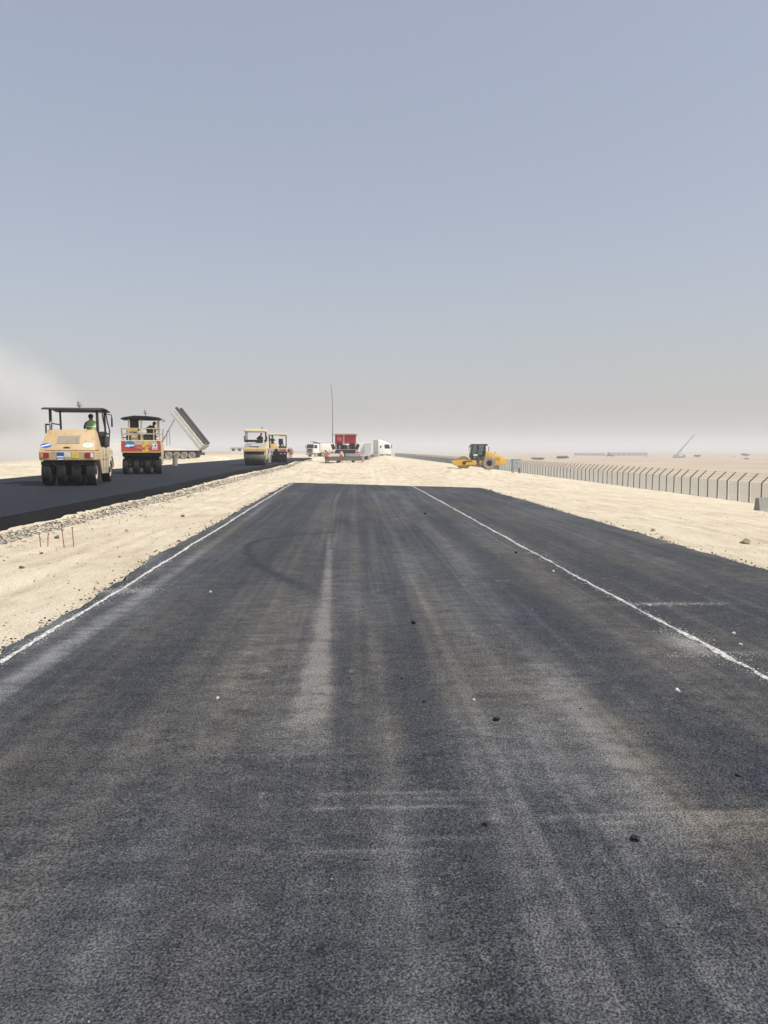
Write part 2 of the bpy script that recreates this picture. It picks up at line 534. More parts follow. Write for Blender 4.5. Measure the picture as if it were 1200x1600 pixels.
def scatter_mesh(name, pts, size, tones=None, flat=.7, seed=1, mat='gravel', jit=.22):
    rng = np.random.default_rng(seed)
    N = len(pts); k = len(ICO_V)
    v = ICO_V[None] * (1 + jit * rng.standard_normal((N, k, 1)))
    sc = size[:, None] * np.stack([rng.uniform(.7, 1.2, N), rng.uniform(.7, 1.2, N), rng.uniform(.5, 1, N) * flat], 1)
    v = v * sc[:, None, :]
    a = rng.uniform(0, 6.28, N); ca, sa = np.cos(a)[:, None], np.sin(a)[:, None]
    v = np.stack([v[..., 0] * ca - v[..., 1] * sa, v[..., 0] * sa + v[..., 1] * ca, v[..., 2]], -1) + pts[:, None, :]
    F = (ICO_F[None] + (np.arange(N) * k)[:, None, None]).reshape(-1, 3)
    me = bpy.data.meshes.new(name)
    me.vertices.add(N * k); me.vertices.foreach_set('co', v.reshape(-1).astype(np.float32))
    me.loops.add(F.size); me.loops.foreach_set('vertex_index', F.ravel().astype(np.int32))
    me.polygons.add(len(F)); me.polygons.foreach_set('loop_start', (np.arange(len(F)) * 3).astype(np.int32))
    if tones is not None:
        at = me.attributes.new('tone', 'FLOAT_COLOR', 'POINT')
        t4 = np.concatenate([tones, np.ones((N, 1))], 1)
        at.data.foreach_set('color', np.repeat(t4, k, 0).ravel().astype(np.float32))
    me.update(calc_edges=True)
    return link(name, me, mat, None, False)

# ------------------------------------------------------------------ the setting
def spaced(lo, hi, step, growth, far):
    a = [lo]
    while a[-1] < hi: a.append(a[-1] + step)
    s = step
    while a[-1] < far:
        s *= growth; a.append(a[-1] + s)
    return a

xr = spaced(-0.0, 22, .11, 1.055, 4600)
xl = [-v for v in spaced(0.0, 18, .11, 1.055, 4600)]
xs = np.array(sorted(set(xl + xr)))
ys = np.array([-300, -180, -100, -60, -35, -20, -12, -9, -7] + list(np.arange(-6, 3, .5)) + spaced(3, 46, .11, 1.022, 5600))
GX, GY = np.meshgrid(xs, ys)
GZ = ground(GX, GY)
plainf = np.clip(sstep(40, 62, GX) + sstep(-24, -60, GX) * .7 + sstep(200, 420, GY), 0, 1)
me = grid_mesh('desert_ground', GX, GY, GZ, {'plain': plainf})
tag(link('desert_ground', me, 'sand', smooth=False), 'pale sand and dusty desert plain reaching the horizon', kind='structure')

# hills on the left horizon, two hazy steps
def hill_mesh(name, x0, x1, y0, depth, top, seed):
    u = np.linspace(0, 1, 160); v = np.linspace(0, 1, 26)
    U, V = np.meshgrid(u, v)
    X = x0 + (x1 - x0) * U; Y = y0 + depth * V
    prof = sstep(0, .35, V) * (1 - .25 * sstep(.6, 1, V))
    env = sstep(0, .12, U) * (1 - sstep(.70, 1.0, U)) + .12
    Z = top * prof * env * (.82 + .30 * fbm(X * .008, Y * .008, seed, 4)) - 2
    Z = Z * sstep(0, .06, V) - 3
    return tag(link(name, grid_mesh(name, X, Y, Z, {'plain': np.zeros(X.shape)}), 'sand', smooth=False), kind='structure')
tag(hill_mesh('hills', -1150, -70, 720, 260, 21, 61), 'long pale flat-topped hills fading in haze on the left')
tag(hill_mesh('low_hills', -640, -40, 500, 120, 9, 66), 'low pale ridge below the hazy hills on the left')

# new paving: one sheet with ragged edges and a real thickness
py = np.concatenate([np.arange(-7, 1.5, .25), np.arange(1.5, 8, .022), np.arange(8, 20, .05), np.arange(20, 43, .11)])
# rows are straight stations; the far rows are clipped to the skewed end
s = np.linspace(0, 1, 430)
PYs = py[py < 34.0]
tail = np.linspace(0, 1, 62)[1:]
rows_x, rows_y = [], []
for yv in PYs:
    xl_, xr_ = float(pav_left(np.array([yv]))[0]), float(pav_right(np.array([yv]))[0])
    rows_x.append(xl_ + (xr_ - xl_) * s); rows_y.append(np.full_like(s, yv))
for t in tail:
    xa = np.linspace(-3.36, 5.95, len(s))
    ye = pav_far(xa)
    yv = PYs[-1] + (ye - PYs[-1]) * t
    xl_ = pav_left(yv); xr_ = pav_right(yv)
    rows_x.append(xl_ + (xr_ - xl_) * s); rows_y.append(yv)
PX = np.array(rows_x); PY = np.array(rows_y)
# a little sideways crumble at both edges
PZ = PAV_Z + .010 * (fbm(PX * .8, PY * .5, 71, 3) - .5) + .004 * (fbm(PX * 6, PY * 5, 72, 2) - .5)
rim_d = np.minimum(np.minimum(PX - PX[:, :1], PX[:, -1:] - PX), np.maximum(0, pav_far(PX) - PY))
PZ = PZ - .028 * (1 - sstep(0, .10, rim_d)) * (.4 + .9 * fbm(PX * 4, PY * 4, 73, 2))

# stains: dust carried by wheels, scrapes across, lime
dust = .07 + .20 * sstep(.42, .78, fbm(PX * 1.7, PY * .16, 81, 4)) + .16 * sstep(.45, .8, fbm(PX * .9 + 5, PY * .35, 82, 4))
dust = dust + .16 * sstep(.45, .75, fbm(PX * 9, PY * .14, 83, 3)) + .12 * sstep(.5, .7, fbm(PX * 22, PY * .2, 183, 3))
brown = sstep(.35, .62, fbm(PX * 1.1 + 3, PY * .18, 84, 3))
cx = np.interp(PY, [2, 4.75, 5.34, 6.82, 10.4, 15, 27, 41], [-.28, -.28, -.27, -.284, -.343, -.455, -.59, -.34])
cw = np.interp(PY, [2, 4.75, 5.34, 6.82, 10.4, 15, 24], [.15, .14, .108, .075, .052, .045, .06])
amt = np.interp(PY, [4.1, 5.3, 7, 10, 14, 16, 20, 24, 27, 40], [0, .78, .68, .62, .50, .06, .04, .26, .34, .2])
brown = brown * (1 - .8 * gauss(PX, cx, .2) * (PY < 16)) + .35 * gauss(PX, cx, .2) * (PY < 16)
wx = PX + .05 * (fbm(PX * 9, PY * 5, 181, 3) - .5)
dust = dust + amt * np.exp(-((wx - cx) / cw) ** 4) * (.45 + 1.05 * fbm(PX * 14, PY * 4.5, 182, 4))
tx = np.interp(PY, [3, 5.7, 7.4, 11.1, 21, 32, 41], [-2.53, -2.53, -2.48, -2.51, -2.68, -2.96, -3.1])
dust = dust + np.interp(PY, [3, 5, 12, 25, 40], [.35, .55, .52, .42, .3]) * gauss(PX, tx, .095) * (.5 + .8 * fbm(PX * 3, PY * .8, 85, 3))
for (c0, w0, a0, y0, y1) in ((.19, .10, .32, 2, 4.4), (.80, .09, .22, 8, 42), (1.44, .24, .44, 3.4, 5.2), (1.0, .3, .22, 4, 12), (-.9, .25, .14, 5, 30), (.02, .08, .16, 8, 40), (2.6, .2, .15, 6, 38), (1.65, .12, .18, 8, 40)):
    dust = dust + a0 * gauss(PX, c0 + .08 * (fbm(PY * .15, PY * 0, 86, 2) - .5), w0) * sstep(y0 - .6, y0, PY) * (1 - sstep(y1, y1 * 1.25, PY)) * (.4 + 1.0 * fbm(PX * 4, PY * .7, 87, 3))
dust = dust * (1 - .75 * gauss(PX, 2.12, .30) * sstep(2.8, 3.8, PY) * (1 - sstep(14, 26, PY)))     # clean dark wheel path
dust = dust * (1 - .5 * gauss(PX, -1.5, .5)) * (1 - .55 * gauss(PX, -.35, .9) * (PY < 4.2))
dust = dust + .5 * gauss(PX, 1.85, .22) * gauss(PY, 3.26, .12)
for (yc, x0, x1, a0) in ((3.70, -.23, .70, .50), (3.63, .0, .8, .30), (3.55, -.30, .65, .50), (3.42, .8, 2.4, .50), (3.34, 1.0, 2.4, .4), (3.15, -.3, .5, .35), (3.25, .1, .7, .22), (2.86, -.2, .3, .22), (4.6, .3, 1.6, .10), (3.38, 1.2, 2.4, .3)):
    dust = dust + a0 * gauss(PY, yc + .03 * (fbm(PX * 1.5, PX * 0, 88, 2) - .5), .020) * sstep(x0, x0 + .2, PX) * (1 - sstep(x1 - .2, x1, PX)) * (.3 + fbm(PX * 7, PY * 0, 89, 2))
# dark tyre arc on the left
def polyline_dist(X, Y, P_):
    best = np.full(X.shape, 9.)
    for (ax_, ay_), (bx_, by_) in zip(P_[:-1], P_[1:]):
        dx_, dy_ = bx_ - ax_, by_ - ay_
        t_ = np.clip(((X - ax_) * dx_ + (Y - ay_) * dy_) / (dx_ * dx_ + dy_ * dy_), 0, 1)
        best = np.minimum(best, np.hypot(X - ax_ - t_ * dx_, Y - ay_ - t_ * dy_))
    return best
arc = polyline_dist(PX, PY, [(-.14, 7.9), (-.56, 9.4), (-1.1, 10.6), (-1.5, 11.7), (-1.78, 12.9), (-1.88, 14.0), (-1.75, 14.7), (-1.45, 15.2), (-1.0, 15.6), (-.42, 15.95)])
dust = dust * (1 - .9 * gauss(arc, 0, .10) * sstep(7.9, 10, PY))
mark = .5 * gauss(arc + .05 * (fbm(PX * 10, PY * 6, 183, 3) - .5), 0, .055) * sstep(8.5, 13, PY) * (.25 + 1.1 * fbm(PX * 18, PY * 8, 184, 3))
dust = dust + (.5 * np.exp(-rim_d / .10) + .25 * np.exp(-rim_d / .45)) * sstep(.35, .7, fbm(PX * 2.2, PY * 1.2, 186, 4))
dust = dust * np.interp(PY, [3, 10, 25, 42], [1.05, .85, .6, .5])
dust = np.clip(dust, 0, 1)
lime = .30 * gauss(PX, -2.78, .35) * gauss(PY, 9.35, .16) + .28 * gauss(PX, 3.45, .55) * gauss(PY, 8.3, .07) + .6 * gauss(PX, 2.95, .13) * gauss(PY, 6.55, .30)
lime = lime + .22 * sstep(.80, .90, fbm(PX * 9, PY * 7, 91, 3)) + .25 * gauss(PX, 3.1, .4) * gauss(PY, 6.25, .04)
lime = np.clip(lime, 0, 1)
me = grid_mesh('paving', PX, PY, PZ, {'dust': dust, 'brown': brown, 'lime': lime, 'mark': mark})
pav = tag(link('paving', me, 'asphalt_base', smooth=False), 'new dark asphalt base course with dusty wheel tracks', kind='structure')
# its cut edge
def skirt(name, P, drop, out, mat, parent):
    P = np.asarray(P); nrm = np.zeros_like(P)
    d = np.gradient(P[:, :2], axis=0); d /= np.linalg.norm(d, axis=1)[:, None] + 1e-9
    nrm[:, 0] = d[:, 1]; nrm[:, 1] = -d[:, 0]
    jit = .6 + .8 * fbm(P[:, 0] * 8, P[:, 1] * 8, 95, 2)
    Q = P + nrm * out * jit[:, None]; Q[:, 2] -= drop * .55
    S = P + nrm * out * 1.7 * jit[:, None]; S[:, 2] -= drop
    A = np.stack([P, Q, S], 0)
    me = grid_mesh(name, A[..., 0], A[..., 1], A[..., 2])
    return link(name, me, mat, parent, smooth=False)
V = lambda i, j: np.stack([PX[i, j], PY[i, j], PZ[i, j]], -1)
edge_path = np.concatenate([V(slice(None), 0), V(-1, slice(1, None)), V(slice(-2, None, -1), -1)])
skirt('cut_edge', edge_path[::-1], .10, .035, 'asphalt_side', pav)

# raised road on the left with its thick fresh layer
ly = np.concatenate([np.arange(-8, 8, .5), np.arange(8, 70, .22), np.arange(70, 134, .6)])
lx = np.linspace(0, 1, 120)
e0 = -16.4 + .10 * (fbm(ly * .3, ly * 0, 101, 3) - .5)
e1 = _L_EDGE + .12 * (fbm(ly * .35, ly * 0 + 4, 102, 3) - .5) + .05 * (fbm(ly * 2, ly * 0, 103, 2) - .5)
LX = e0[:, None] + (e1 - e0)[:, None] * lx[None]; LY = np.repeat(ly[:, None], len(lx), 1)
LZ = left_road_z(LY) + .012 * (fbm(LX * .5, LY * .3, 104, 3) - .5)
me = grid_mesh('raised_road', LX, LY, LZ)
lroad = tag(link('raised_road', me, 'asphalt_fresh', smooth=False), 'raised road of smooth blue black fresh asphalt on the left', kind='structure')
for nm, pth in (('layer_edge', np.stack([LX[::-1, -1], LY[::-1, -1], LZ[::-1, -1]], -1)), ('layer_edge', np.stack([LX[:, 0], LY[:, 0], LZ[:, 0]], -1)), ('layer_edge', np.stack([LX[-1], LY[-1], LZ[-1]], -1))):
    k = -1 if nm else 1
    skirt(nm, pth[::-1], .25, .13, 'asphalt_side', lroad)

# chalk lines: hand-laid lime, wandering, with crumbs beside them
def chalk(label, fx, y0, y1, w, seed, taper):
    yy = np.concatenate([np.arange(y0, 14, .02), np.arange(14, y1, .05)])
    xc = fx(yy) + .055 * (fbm(yy * .8, yy * 0, seed, 3) - .5) + .026 * (fbm(yy * 5, yy * 0, seed + 1, 2) - .5)
    hw = w * (.30 + 1.15 * fbm(yy * 3.5, yy * 0, seed + 2, 3) * (.6 + .8 * fbm(yy * 11, yy * 0, seed + 7, 2))) * taper(yy)
    jl = .9 * w * (fbm(yy * 22, yy * 0 + 1, seed + 3, 2) - .5); jr = .9 * w * (fbm(yy * 22, yy * 0 + 9, seed + 4, 2) - .5)
    A = np.stack([xc - hw + jl, xc - hw * .4, xc + hw * .4, xc + hw + jr], 0)
    YY = np.stack([yy] * 4, 0)
    ZZ = PAV_Z + .010 * (fbm(A * .8, YY * .5, 71, 3) - .5) + .004 * (fbm(A * 6, YY * 5, 72, 2) - .5) + np.array([.004, .011, .011, .004])[:, None]
    me = grid_mesh('chalk_line', A, YY, ZZ)
    return tag(link('chalk_line', me, 'lime', smooth=False), label, kind='structure')
lf = lambda y: np.interp(y, [0, 6, 9.4, 14, 25, 41], [-2.84, -2.84, -2.84, -2.90, -3.02, -3.18])
rf = lambda y: np.interp(y, [0, 6, 9, 14, 25, 39], [3.08, 3.09, 3.04, 3.0, 2.95, 2.86])
chalk('white lime line along the left edge of the new asphalt', lf, -5, 41.3, .024, 111, lambda y: np.interp(y, [0, 12, 41], [.85, 1.1, 1.3]))
chalk('white lime line splitting off the right third of the new asphalt', rf, -5, 37.2, .024, 121, lambda y: np.interp(y, [0, 5.6, 6.4, 7.2, 12, 37], [.9, 1.0, 1.55, .9, 1.0, 1.3]))

# ------------------------------------------------------------------ loose material
rng = np.random.default_rng(3)
def tone_mix(N, cols, w):
    c = np.array(cols)[rng.choice(len(cols), N, p=w)]
    return np.clip(c * rng.uniform(.7, 1.25, (N, 1)), 0, 1)
N = 15000
u = rng.uniform(0, 1, N)
sy = 9 * (128 / 9) ** u
sx = -6.88 + .42 * rng.uniform(0, 1, N) ** .9 + np.where(rng.uniform(0, 1, N) < .10, rng.exponential(.22, N), 0)
ss = (.007 + .026 * rng.uniform(0, 1, N) ** 3) * np.interp(sy, [9, 30, 120], [1, 1.3, 2.0])
sz = ground(sx, sy) + ss * .25
o = scatter_mesh('shoulder_gravel', np.stack([sx, sy, sz], 1), ss, tone_mix(N, [(.48, .42, .32), (.24, .23, .21), (.62, .57, .47), (.06, .06, .058), (.22, .225, .20)], [.28, .20, .08, .26, .18]), .75, 5)
tag(o, 'loose grey and pale gravel sloping below the raised road', kind='stuff')
# crumbs and pebbles on the sand strips
N = 2600
u = rng.uniform(0, 1, N)
sy = 6 * (60 / 6) ** u
side = rng.uniform(0, 1, N) < .62
sx = np.where(side, rng.uniform(-6.5, -3.3, N), rng.uniform(6.15, 15, N))
sx = np.where(side & (rng.uniform(0, 1, N) < .45), -6.5 + rng.exponential(.5, N), sx)
ok = ~((sx > -3.4) & (sx < 6.1))
sx, sy = sx[ok], sy[ok]; N = len(sx)
ss = .006 + .016 * rng.uniform(0, 1, N) ** 3
o = scatter_mesh('sand_pebbles', np.stack([sx, sy, ground(sx, sy) + ss * .3], 1), ss, tone_mix(N, [(.42, .35, .24), (.12, .10, .08), (.58, .50, .37), (.26, .22, .16)], [.35, .2, .3, .15]), .7, 6)
tag(o, 'small stones and crumbs strewn over the sand strips', kind='stuff')
# grit on the new paving
N = 2600
sy = 1.9 * (30 / 1.9) ** rng.uniform(0, 1, N)
sx = rng.uniform(-3.0, 5.8, N)
ss = (.0022 + .0035 * rng.uniform(0, 1, N) ** 3) * np.interp(sy, [2, 10, 30], [1, 1.5, 2.4])
o = scatter_mesh('paving_grit', np.stack([sx, sy, np.full(N, PAV_Z + .003)], 1), ss, tone_mix(N, [(.03, .03, .03), (.50, .47, .42), (.20, .18, .16)], [.74, .03, .23]), .7, 7)
tag(o, 'fine grit and chippings scattered over the new asphalt', kind='stuff')
# crumbs broken from the edges of the paving
N = 5200
sy = 3.5 * (40 / 3.5) ** rng.uniform(0, 1, N)
lft = rng.uniform(0, 1, N) < .5
sx = np.where(lft, pav_left(sy) - rng.exponential(.07, N) + .04, pav_right(sy) + rng.exponential(.09, N) - .04)
fx_ = rng.uniform(-3.3, 5.9, 700); fy_ = pav_far(fx_) + rng.exponential(.25, 700) - .05
ok = (sy < pav_far(sx) - .1)
sx = np.concatenate([sx[ok], fx_]); sy = np.concatenate([sy[ok], fy_]); N = len(sx)
ss = (.004 + .013 * rng.uniform(0, 1, N) ** 4) * np.interp(sy, [4, 15, 40], [1, 1.3, 2.0])
zz_ = np.maximum(ground(sx, sy), .012) + ss * .2
o = scatter_mesh('edge_crumbs', np.stack([sx, sy, zz_], 1), ss, tone_mix(N, [(.03, .03, .032), (.05, .05, .05), (.30, .26, .2)], [.5, .3, .2]), .7, 9)
tag(o, 'dark asphalt crumbs along the ragged edges of the paving', kind='stuff')
# lime crumbs along the lines and where they were spilled
pts = []
for fx, y1 in ((lf, 41), (rf, 37)):
    k = 2600
    yy = 3.5 * (y1 / 3.5) ** rng.uniform(0, 1, k)
    xx = fx(yy) + rng.normal(0, 1, k) * np.interp(yy, [3, 12, 40], [.045, .055, .08])
    pts.append(np.stack([xx, yy], 1))
pts.append(np.stack([rng.normal(-2.80, .26, 420), rng.normal(9.35, .12, 420)], 1))
pts.append(np.stack([rng.normal(2.98, .10, 420), rng.normal(6.6, .28, 420)], 1))
pts.append(np.stack([rng.uniform(3.1, 4.2, 200), rng.normal(8.28, .05, 200)], 1))
pts.append(np.stack([rng.uniform(2.6, 3.9, 160), rng.normal(6.15, .03, 160)], 1))
pts = np.concatenate(pts); N = len(pts)
ok = (pts[:, 0] > pav_left(pts[:, 1]) + .02)
pts = pts[ok]; N = len(pts)
ss = (.003 + .006 * rng.uniform(0, 1, N) ** 2) * np.interp(pts[:, 1], [3, 12, 40], [.9, 1.3, 2.0])
o = scatter_mesh('lime_crumbs', np.concatenate([pts, np.full((N, 1), PAV_Z + .004)], 1), ss, None, .35, 8, 'lime')
tag(o, 'white lime crumbs spilled beside the marking lines', kind='stuff')

def stone(name, label, cat, x, y, r, mat, group=None, z=None, flat=.75, seed=0):
    rg = np.random.default_rng(seed + 100)
    b2 = bmesh.new(); bmesh.ops.create_icosphere(b2, subdivisions=2, radius=r)
    for v in b2.verts:
        v.co *= 1 + .20 * rg.standard_normal()
        v.co.z *= flat
    me = bpy.data.meshes.new(name); b2.to_mesh(me); b2.free()
    o = link(name, me, mat, None, False)
    o.location = (x, y, (gz(x, y) if z is None else z) + r * flat * .55)
    o.rotation_euler = (0, 0, rg.uniform(0, 6))
    return tag(o, label, cat, group)
PT = PAV_Z + .002
G1 = 'black asphalt clods on the paving'
for i, (px_, py_, r, lab) in enumerate([
        (.903, 4.70, .021, 'largest black asphalt clod, lying between the wheel tracks'),
        (.595, 7.45, .024, 'black asphalt clod farther up the middle of the paving'),
        (1.23, 3.19, .018, 'black asphalt clod lying on the pale cross scrapes'),
        (.60, 3.35, .013, 'small black clod just below the cross scrapes'),
        (2.01, 3.82, .012, 'small black clod on the dark right wheel path'),
        (.48, 5.07, .011, 'small black clod left of the largest clod'),
        (2.72, 12.6, .026, 'black clod close to the right lime line'),
        (.36, 5.6, .010, 'tiny black clod on the brownish middle track'),
        (1.95, 20.5, .032, 'far black clod in the middle of the paving')]):
    stone('asphalt_clod', lab, 'clod', px_, py_, r, 'clod_black', G1, PT, .7, i)
G2 = 'white pebbles on the paving'
for i, (px_, py_, r, lab) in enumerate([
        (2.29, 5.23, .019, 'largest white pebble, on the dark right wheel path'),
        (3.53, 6.88, .018, 'white pebble on the right strip beyond the lime line'),
        (3.39, 6.48, .015, 'small white pebble on the right strip near the spilled lime'),
        (.82, 5.09, .010, 'tiny white pebble left of the largest black clod'),
        (-1.71, 9.2, .017, 'white pebble on the left part of the paving'),
        (2.82, 10.6, .018, 'white pebble just inside the right lime line'),
        (3.25, 8.2, .018, 'white pebble next to the thin lime cross stroke'),
        (-.93, 5.2, .011, 'small white pebble left of the wedge shaped dust track')]):
    stone('white_pebble', lab, 'pebble', px_, py_, r, 'pebble_white', G2, PT, .75, i + 20)
G3 = 'stones lying on the sand'
for i, (px_, py_, r, mt, lab) in enumerate([
        (7.62, 14.5, .085, 'rock_tan', 'tan rock lying on the sand strip at far right'),
        (6.5, 16.3, .05, 'rock_tan', 'tan clod at the right edge of the paving'),
        (6.25, 15.2, .035, 'rock_tan', 'small tan clod close to the right paving edge'),
        (-4.95, 11.6, .035, 'rock_dark', 'dark stone on the left sand near the frame edge'),
        (-5.3, 13.2, .030, 'rock_dark', 'dark stone on the sand below the thin stakes'),
        (-4.5, 20.5, .05, 'rock_dark', 'dark stone on the sand far along the left strip'),
        (-5.9, 15.5, .045, 'rock_dark', 'dark stone at the foot of the gravel slope'),
        (-4.9, 16.8, .04, 'rock_tan', 'tan stone on the sand right of the thin stakes'),
        (-6.35, 21.5, .07, 'pebble_white', 'white stone bright on the gravel slope')]):
    stone('loose_stone', lab, 'stone', px_, py_, r, mt, G3, None, .75, i + 40)

# thin rebar stakes in the sand
for (x, y, h, tilt, lab) in [(-5.66, 14.1, .27, -.04, 'leftmost and shortest thin rusty stake in the sand'),
                             (-5.56, 14.15, .28, .03, 'second thin rusty stake from the left in the sand'),
                             (-5.22, 14.05, .39, -.07, 'tallest thin rusty stake leaning in the sand'),
                             (-5.09, 14.15, .36, -.03, 'rightmost thin rusty stake in the sand')]:
    mb = MB(); z0 = gz(x, y) - .08
    mb.cyl((0, 0, 0), (tilt * .6, 0, h + .08), .0085, .0075, 8)
    for k in range(int(h / .03)):
        zz = .09 + k * .03
        mb.cyl((tilt * .6 * zz / (h + .08), 0, zz), (tilt * .6 * zz / (h + .08), 0, zz + .008), .0105, seg=8)
    o = mb.build('rebar_stake', 'rust')
    o.location = (x, y, z0)
    tag(o, lab, 'stake', 'rebar stakes')

# ------------------------------------------------------------------ people
def person(name, label, loc, rz, pose='stand', shirt='cloth_blue', trousers='cloth_dark', vest=None, head=None, lean=0.0, side=0.0, arm=0.0, stride=0.0, hgt=1.0):
    if pose == 'stand':
        J = {'pel': (0, 0, .93), 'che': (0, .0, 1.24), 'nec': (0, .0, 1.46), 'hea': (0, .025, 1.55), 'top': (0, .03, 1.66)}
        for s_, k in ((-1, 'l'), (1, 'r')):
            st = stride * s_
            J['hip' + k] = (s_ * .09, 0, .90); J['kne' + k] = (s_ * .10, .03 + st * .22, .50); J['ank' + k] = (s_ * .105, -.03 + st * .36, .09); J['toe' + k] = (s_ * .115, .13 + st * .36, .035)
            J['sho' + k] = (s_ * .18, 0, 1.40); J['elb' + k] = (s_ * .245, .0 + arm * .10 - st * .12, 1.13 + arm * .05); J['wri' + k] = (s_ * (.25 - .08 * arm), .09 + arm * .22 - st * .20, .90 + arm * .20)
    else:
        J = {'pel': (0, 0, .12), 'che': (0, .0, .42), 'nec': (0, .0, .64), 'hea': (0, .03, .73), 'top': (0, .04, .84)}
        for s_, k in ((-1, 'l'), (1, 'r')):
            J['hip' + k] = (s_ * .09, .02, .10); J['kne' + k] = (s_ * .14, .44, .12); J['ank' + k] = (s_ * .14, .48, -.32); J['toe' + k] = (s_ * .14, .64, -.37)
            J['sho' + k] = (s_ * .18, 0, .58); J['elb' + k] = (s_ * .25, .14, .34); J['wri' + k] = (s_ * .16, .38, .40)
    pz = J['pel'][2]
    up = ('che', 'nec', 'hea', 'top', 'shol', 'shor', 'elbl', 'elbr', 'wril', 'wrir')
    M = Matrix.Rotation(-lean, 3, 'X') @ Matrix.Rotation(side, 3, 'Y')
    for k in up:
        v = Vector(J[k]) - Vector((0, 0, pz)); J[k] = tuple(M @ v + Vector((0, 0, pz)))
    keys = list(J); ix = {k: i for i, k in enumerate(keys)}
    rad = {'pel': .135, 'che': .15, 'nec': .062, 'hea': .085, 'top': .088, 'hip': .10, 'kne': .062, 'ank': .045, 'toe': .035, 'sho': .065, 'elb': .045, 'wri': .032}
    E = [('pel', 'che'), ('che', 'nec'), ('nec', 'hea'), ('hea', 'top')]
    for k in 'lr':
        E += [('pel', 'hip' + k), ('hip' + k, 'kne' + k), ('kne' + k, 'ank' + k), ('ank' + k, 'toe' + k), ('che', 'sho' + k), ('sho' + k, 'elb' + k), ('elb' + k, 'wri' + k)]
    me = bpy.data.meshes.new('sk')
    me.from_pydata([J[k] for k in keys], [(ix[a], ix[c]) for a, c in E], [])
    ob = bpy.data.objects.new('sk', me); col.objects.link(ob)
    md = ob.modifiers.new('s', 'SKIN'); sb = ob.modifiers.new('u', 'SUBSURF'); sb.levels = 1
    for k in keys:
        sv_ = me.skin_vertices[0].data[ix[k]]
        r = rad[k[:3]]
        sv_.radius = (r * (1.15 if k in ('pel', 'che') else 1), r * (.78 if k in ('pel', 'che') else 1))
        sv_.use_root = (k == 'pel')
    dg = bpy.context.evaluated_depsgraph_get(); dg.update()
    bme = bpy.data.meshes.new_from_object(ob.evaluated_get(dg))
    bpy.data.objects.remove(ob)
    bm_ = bmesh.new(); bm_.from_mesh(bme)
    # nose, ears, hands with five fingers
    hd = Vector(J['hea']); tp = Vector(J['top']); upv = (tp - hd).normalized(); fw = M @ Vector((0, 1, 0)); rt = M @ Vector((1, 0, 0))
    mb = MB()
    mb.ball(hd + upv * .055 + fw * .092, .018, 6); mb.ball(hd + upv * .05 + rt * .086, .025, 6, (.4, .8, 1)); mb.ball(hd + upv * .05 - rt * .086, .025, 6, (.4, .8, 1))
    for k, s_ in (('l', -1), ('r', 1)):
        w = Vector(J['wri' + k]); d = (w - Vector(J['elb' + k])).normalized(); sd = d.cross(Vector((0, 1, .3))).normalized(); nn = d.cross(sd)
        pc = w + d * .05
        mb.cyl(w - d * .01, w + d * .09, .030, .036, 8)
        for q, (off, ln) in enumerate(((-.027, .062), (-.009, .078), (.009, .072), (.027, .055))):
            a = w + d * .085 + sd * off; b_ = a + d * ln * .55; c_ = b_ + d * ln * .4 + nn * ln * .35
            mb.tube([a, b_, c_], .0088, 6)
        a = w + d * .03 - sd * .03 * s_; mb.tube([a, a + d * .035 - sd * .025 * s_, a + d * .07 - sd * .028 * s_ + nn * .01], .0095, 6)
    t = bpy.data.meshes.new('t'); mb.bm.to_mesh(t); mb.bm.free()
    n0 = len(bm_.faces)
    bm_.from_mesh(t); bpy.data.meshes.remove(t)
    segs = [(Vector(J[a]), Vector(J[c]), a, c) for a, c in E]
    bm_.faces.ensure_lookup_table()
    for i, f in enumerate(bm_.faces):
        if i >= n0: f.material_index = 0; continue
        p = f.calc_center_median(); best = None
        for a, c, ka, kc in segs:
            ab = c - a; tt = max(0, min(1, (p - a).dot(ab) / ab.length_squared)); dd = (p - a - ab * tt).length
            if best is None or dd < best[0]: best = (dd, ka, kc, tt)
        _, ka, kc, tt = best
        if ka in ('hea',) or kc == 'hea' or (kc == 'nec' and tt > .85): mi = 0
        elif kc.startswith('wri') and tt > .8: mi = 0
        elif ka.startswith('ank'): mi = 3
        elif ka.startswith(('hip', 'kne')) or kc.startswith('hip') or (ka == 'pel' and kc == 'che' and tt < .15): mi = 2
        else: mi = 1
        f.material_index = mi
    fm = bpy.data.meshes.new(name); bm_.to_mesh(fm); bm_.free(); bpy.data.meshes.remove(bme)
    for mname in ('skin', shirt, trousers, 'badge_black'): fm.materials.append(MATS[mname])
    o = link(name, fm, None)
    # vest and headwear follow the lean
    if vest:
        rings = [(-.04, .165, .125), (.10, .170, .135), (.28, .200, .148), (.40, .205, .140), (.49, .17, .115), (.54, .085, .085)]
        vb = bmesh.new(); prev = None
        for (dz, a, c) in rings:
            ring = []
            for k in range(16):
                t_ = 2 * math.pi * k / 16
                q = M @ Vector((a * math.cos(t_), c * math.sin(t_), dz)) + Vector((0, 0, pz))
                ring.append(vb.verts.new(q))
            if prev:
                for k in range(16): vb.faces.new((prev[k], prev[(k + 1) % 16], ring[(k + 1) % 16], ring[k]))
            prev = ring
        vm = bpy.data.meshes.new('safety_vest'); vb.to_mesh(vm); vb.free()
        v_ = link('safety_vest', vm, vest, o)
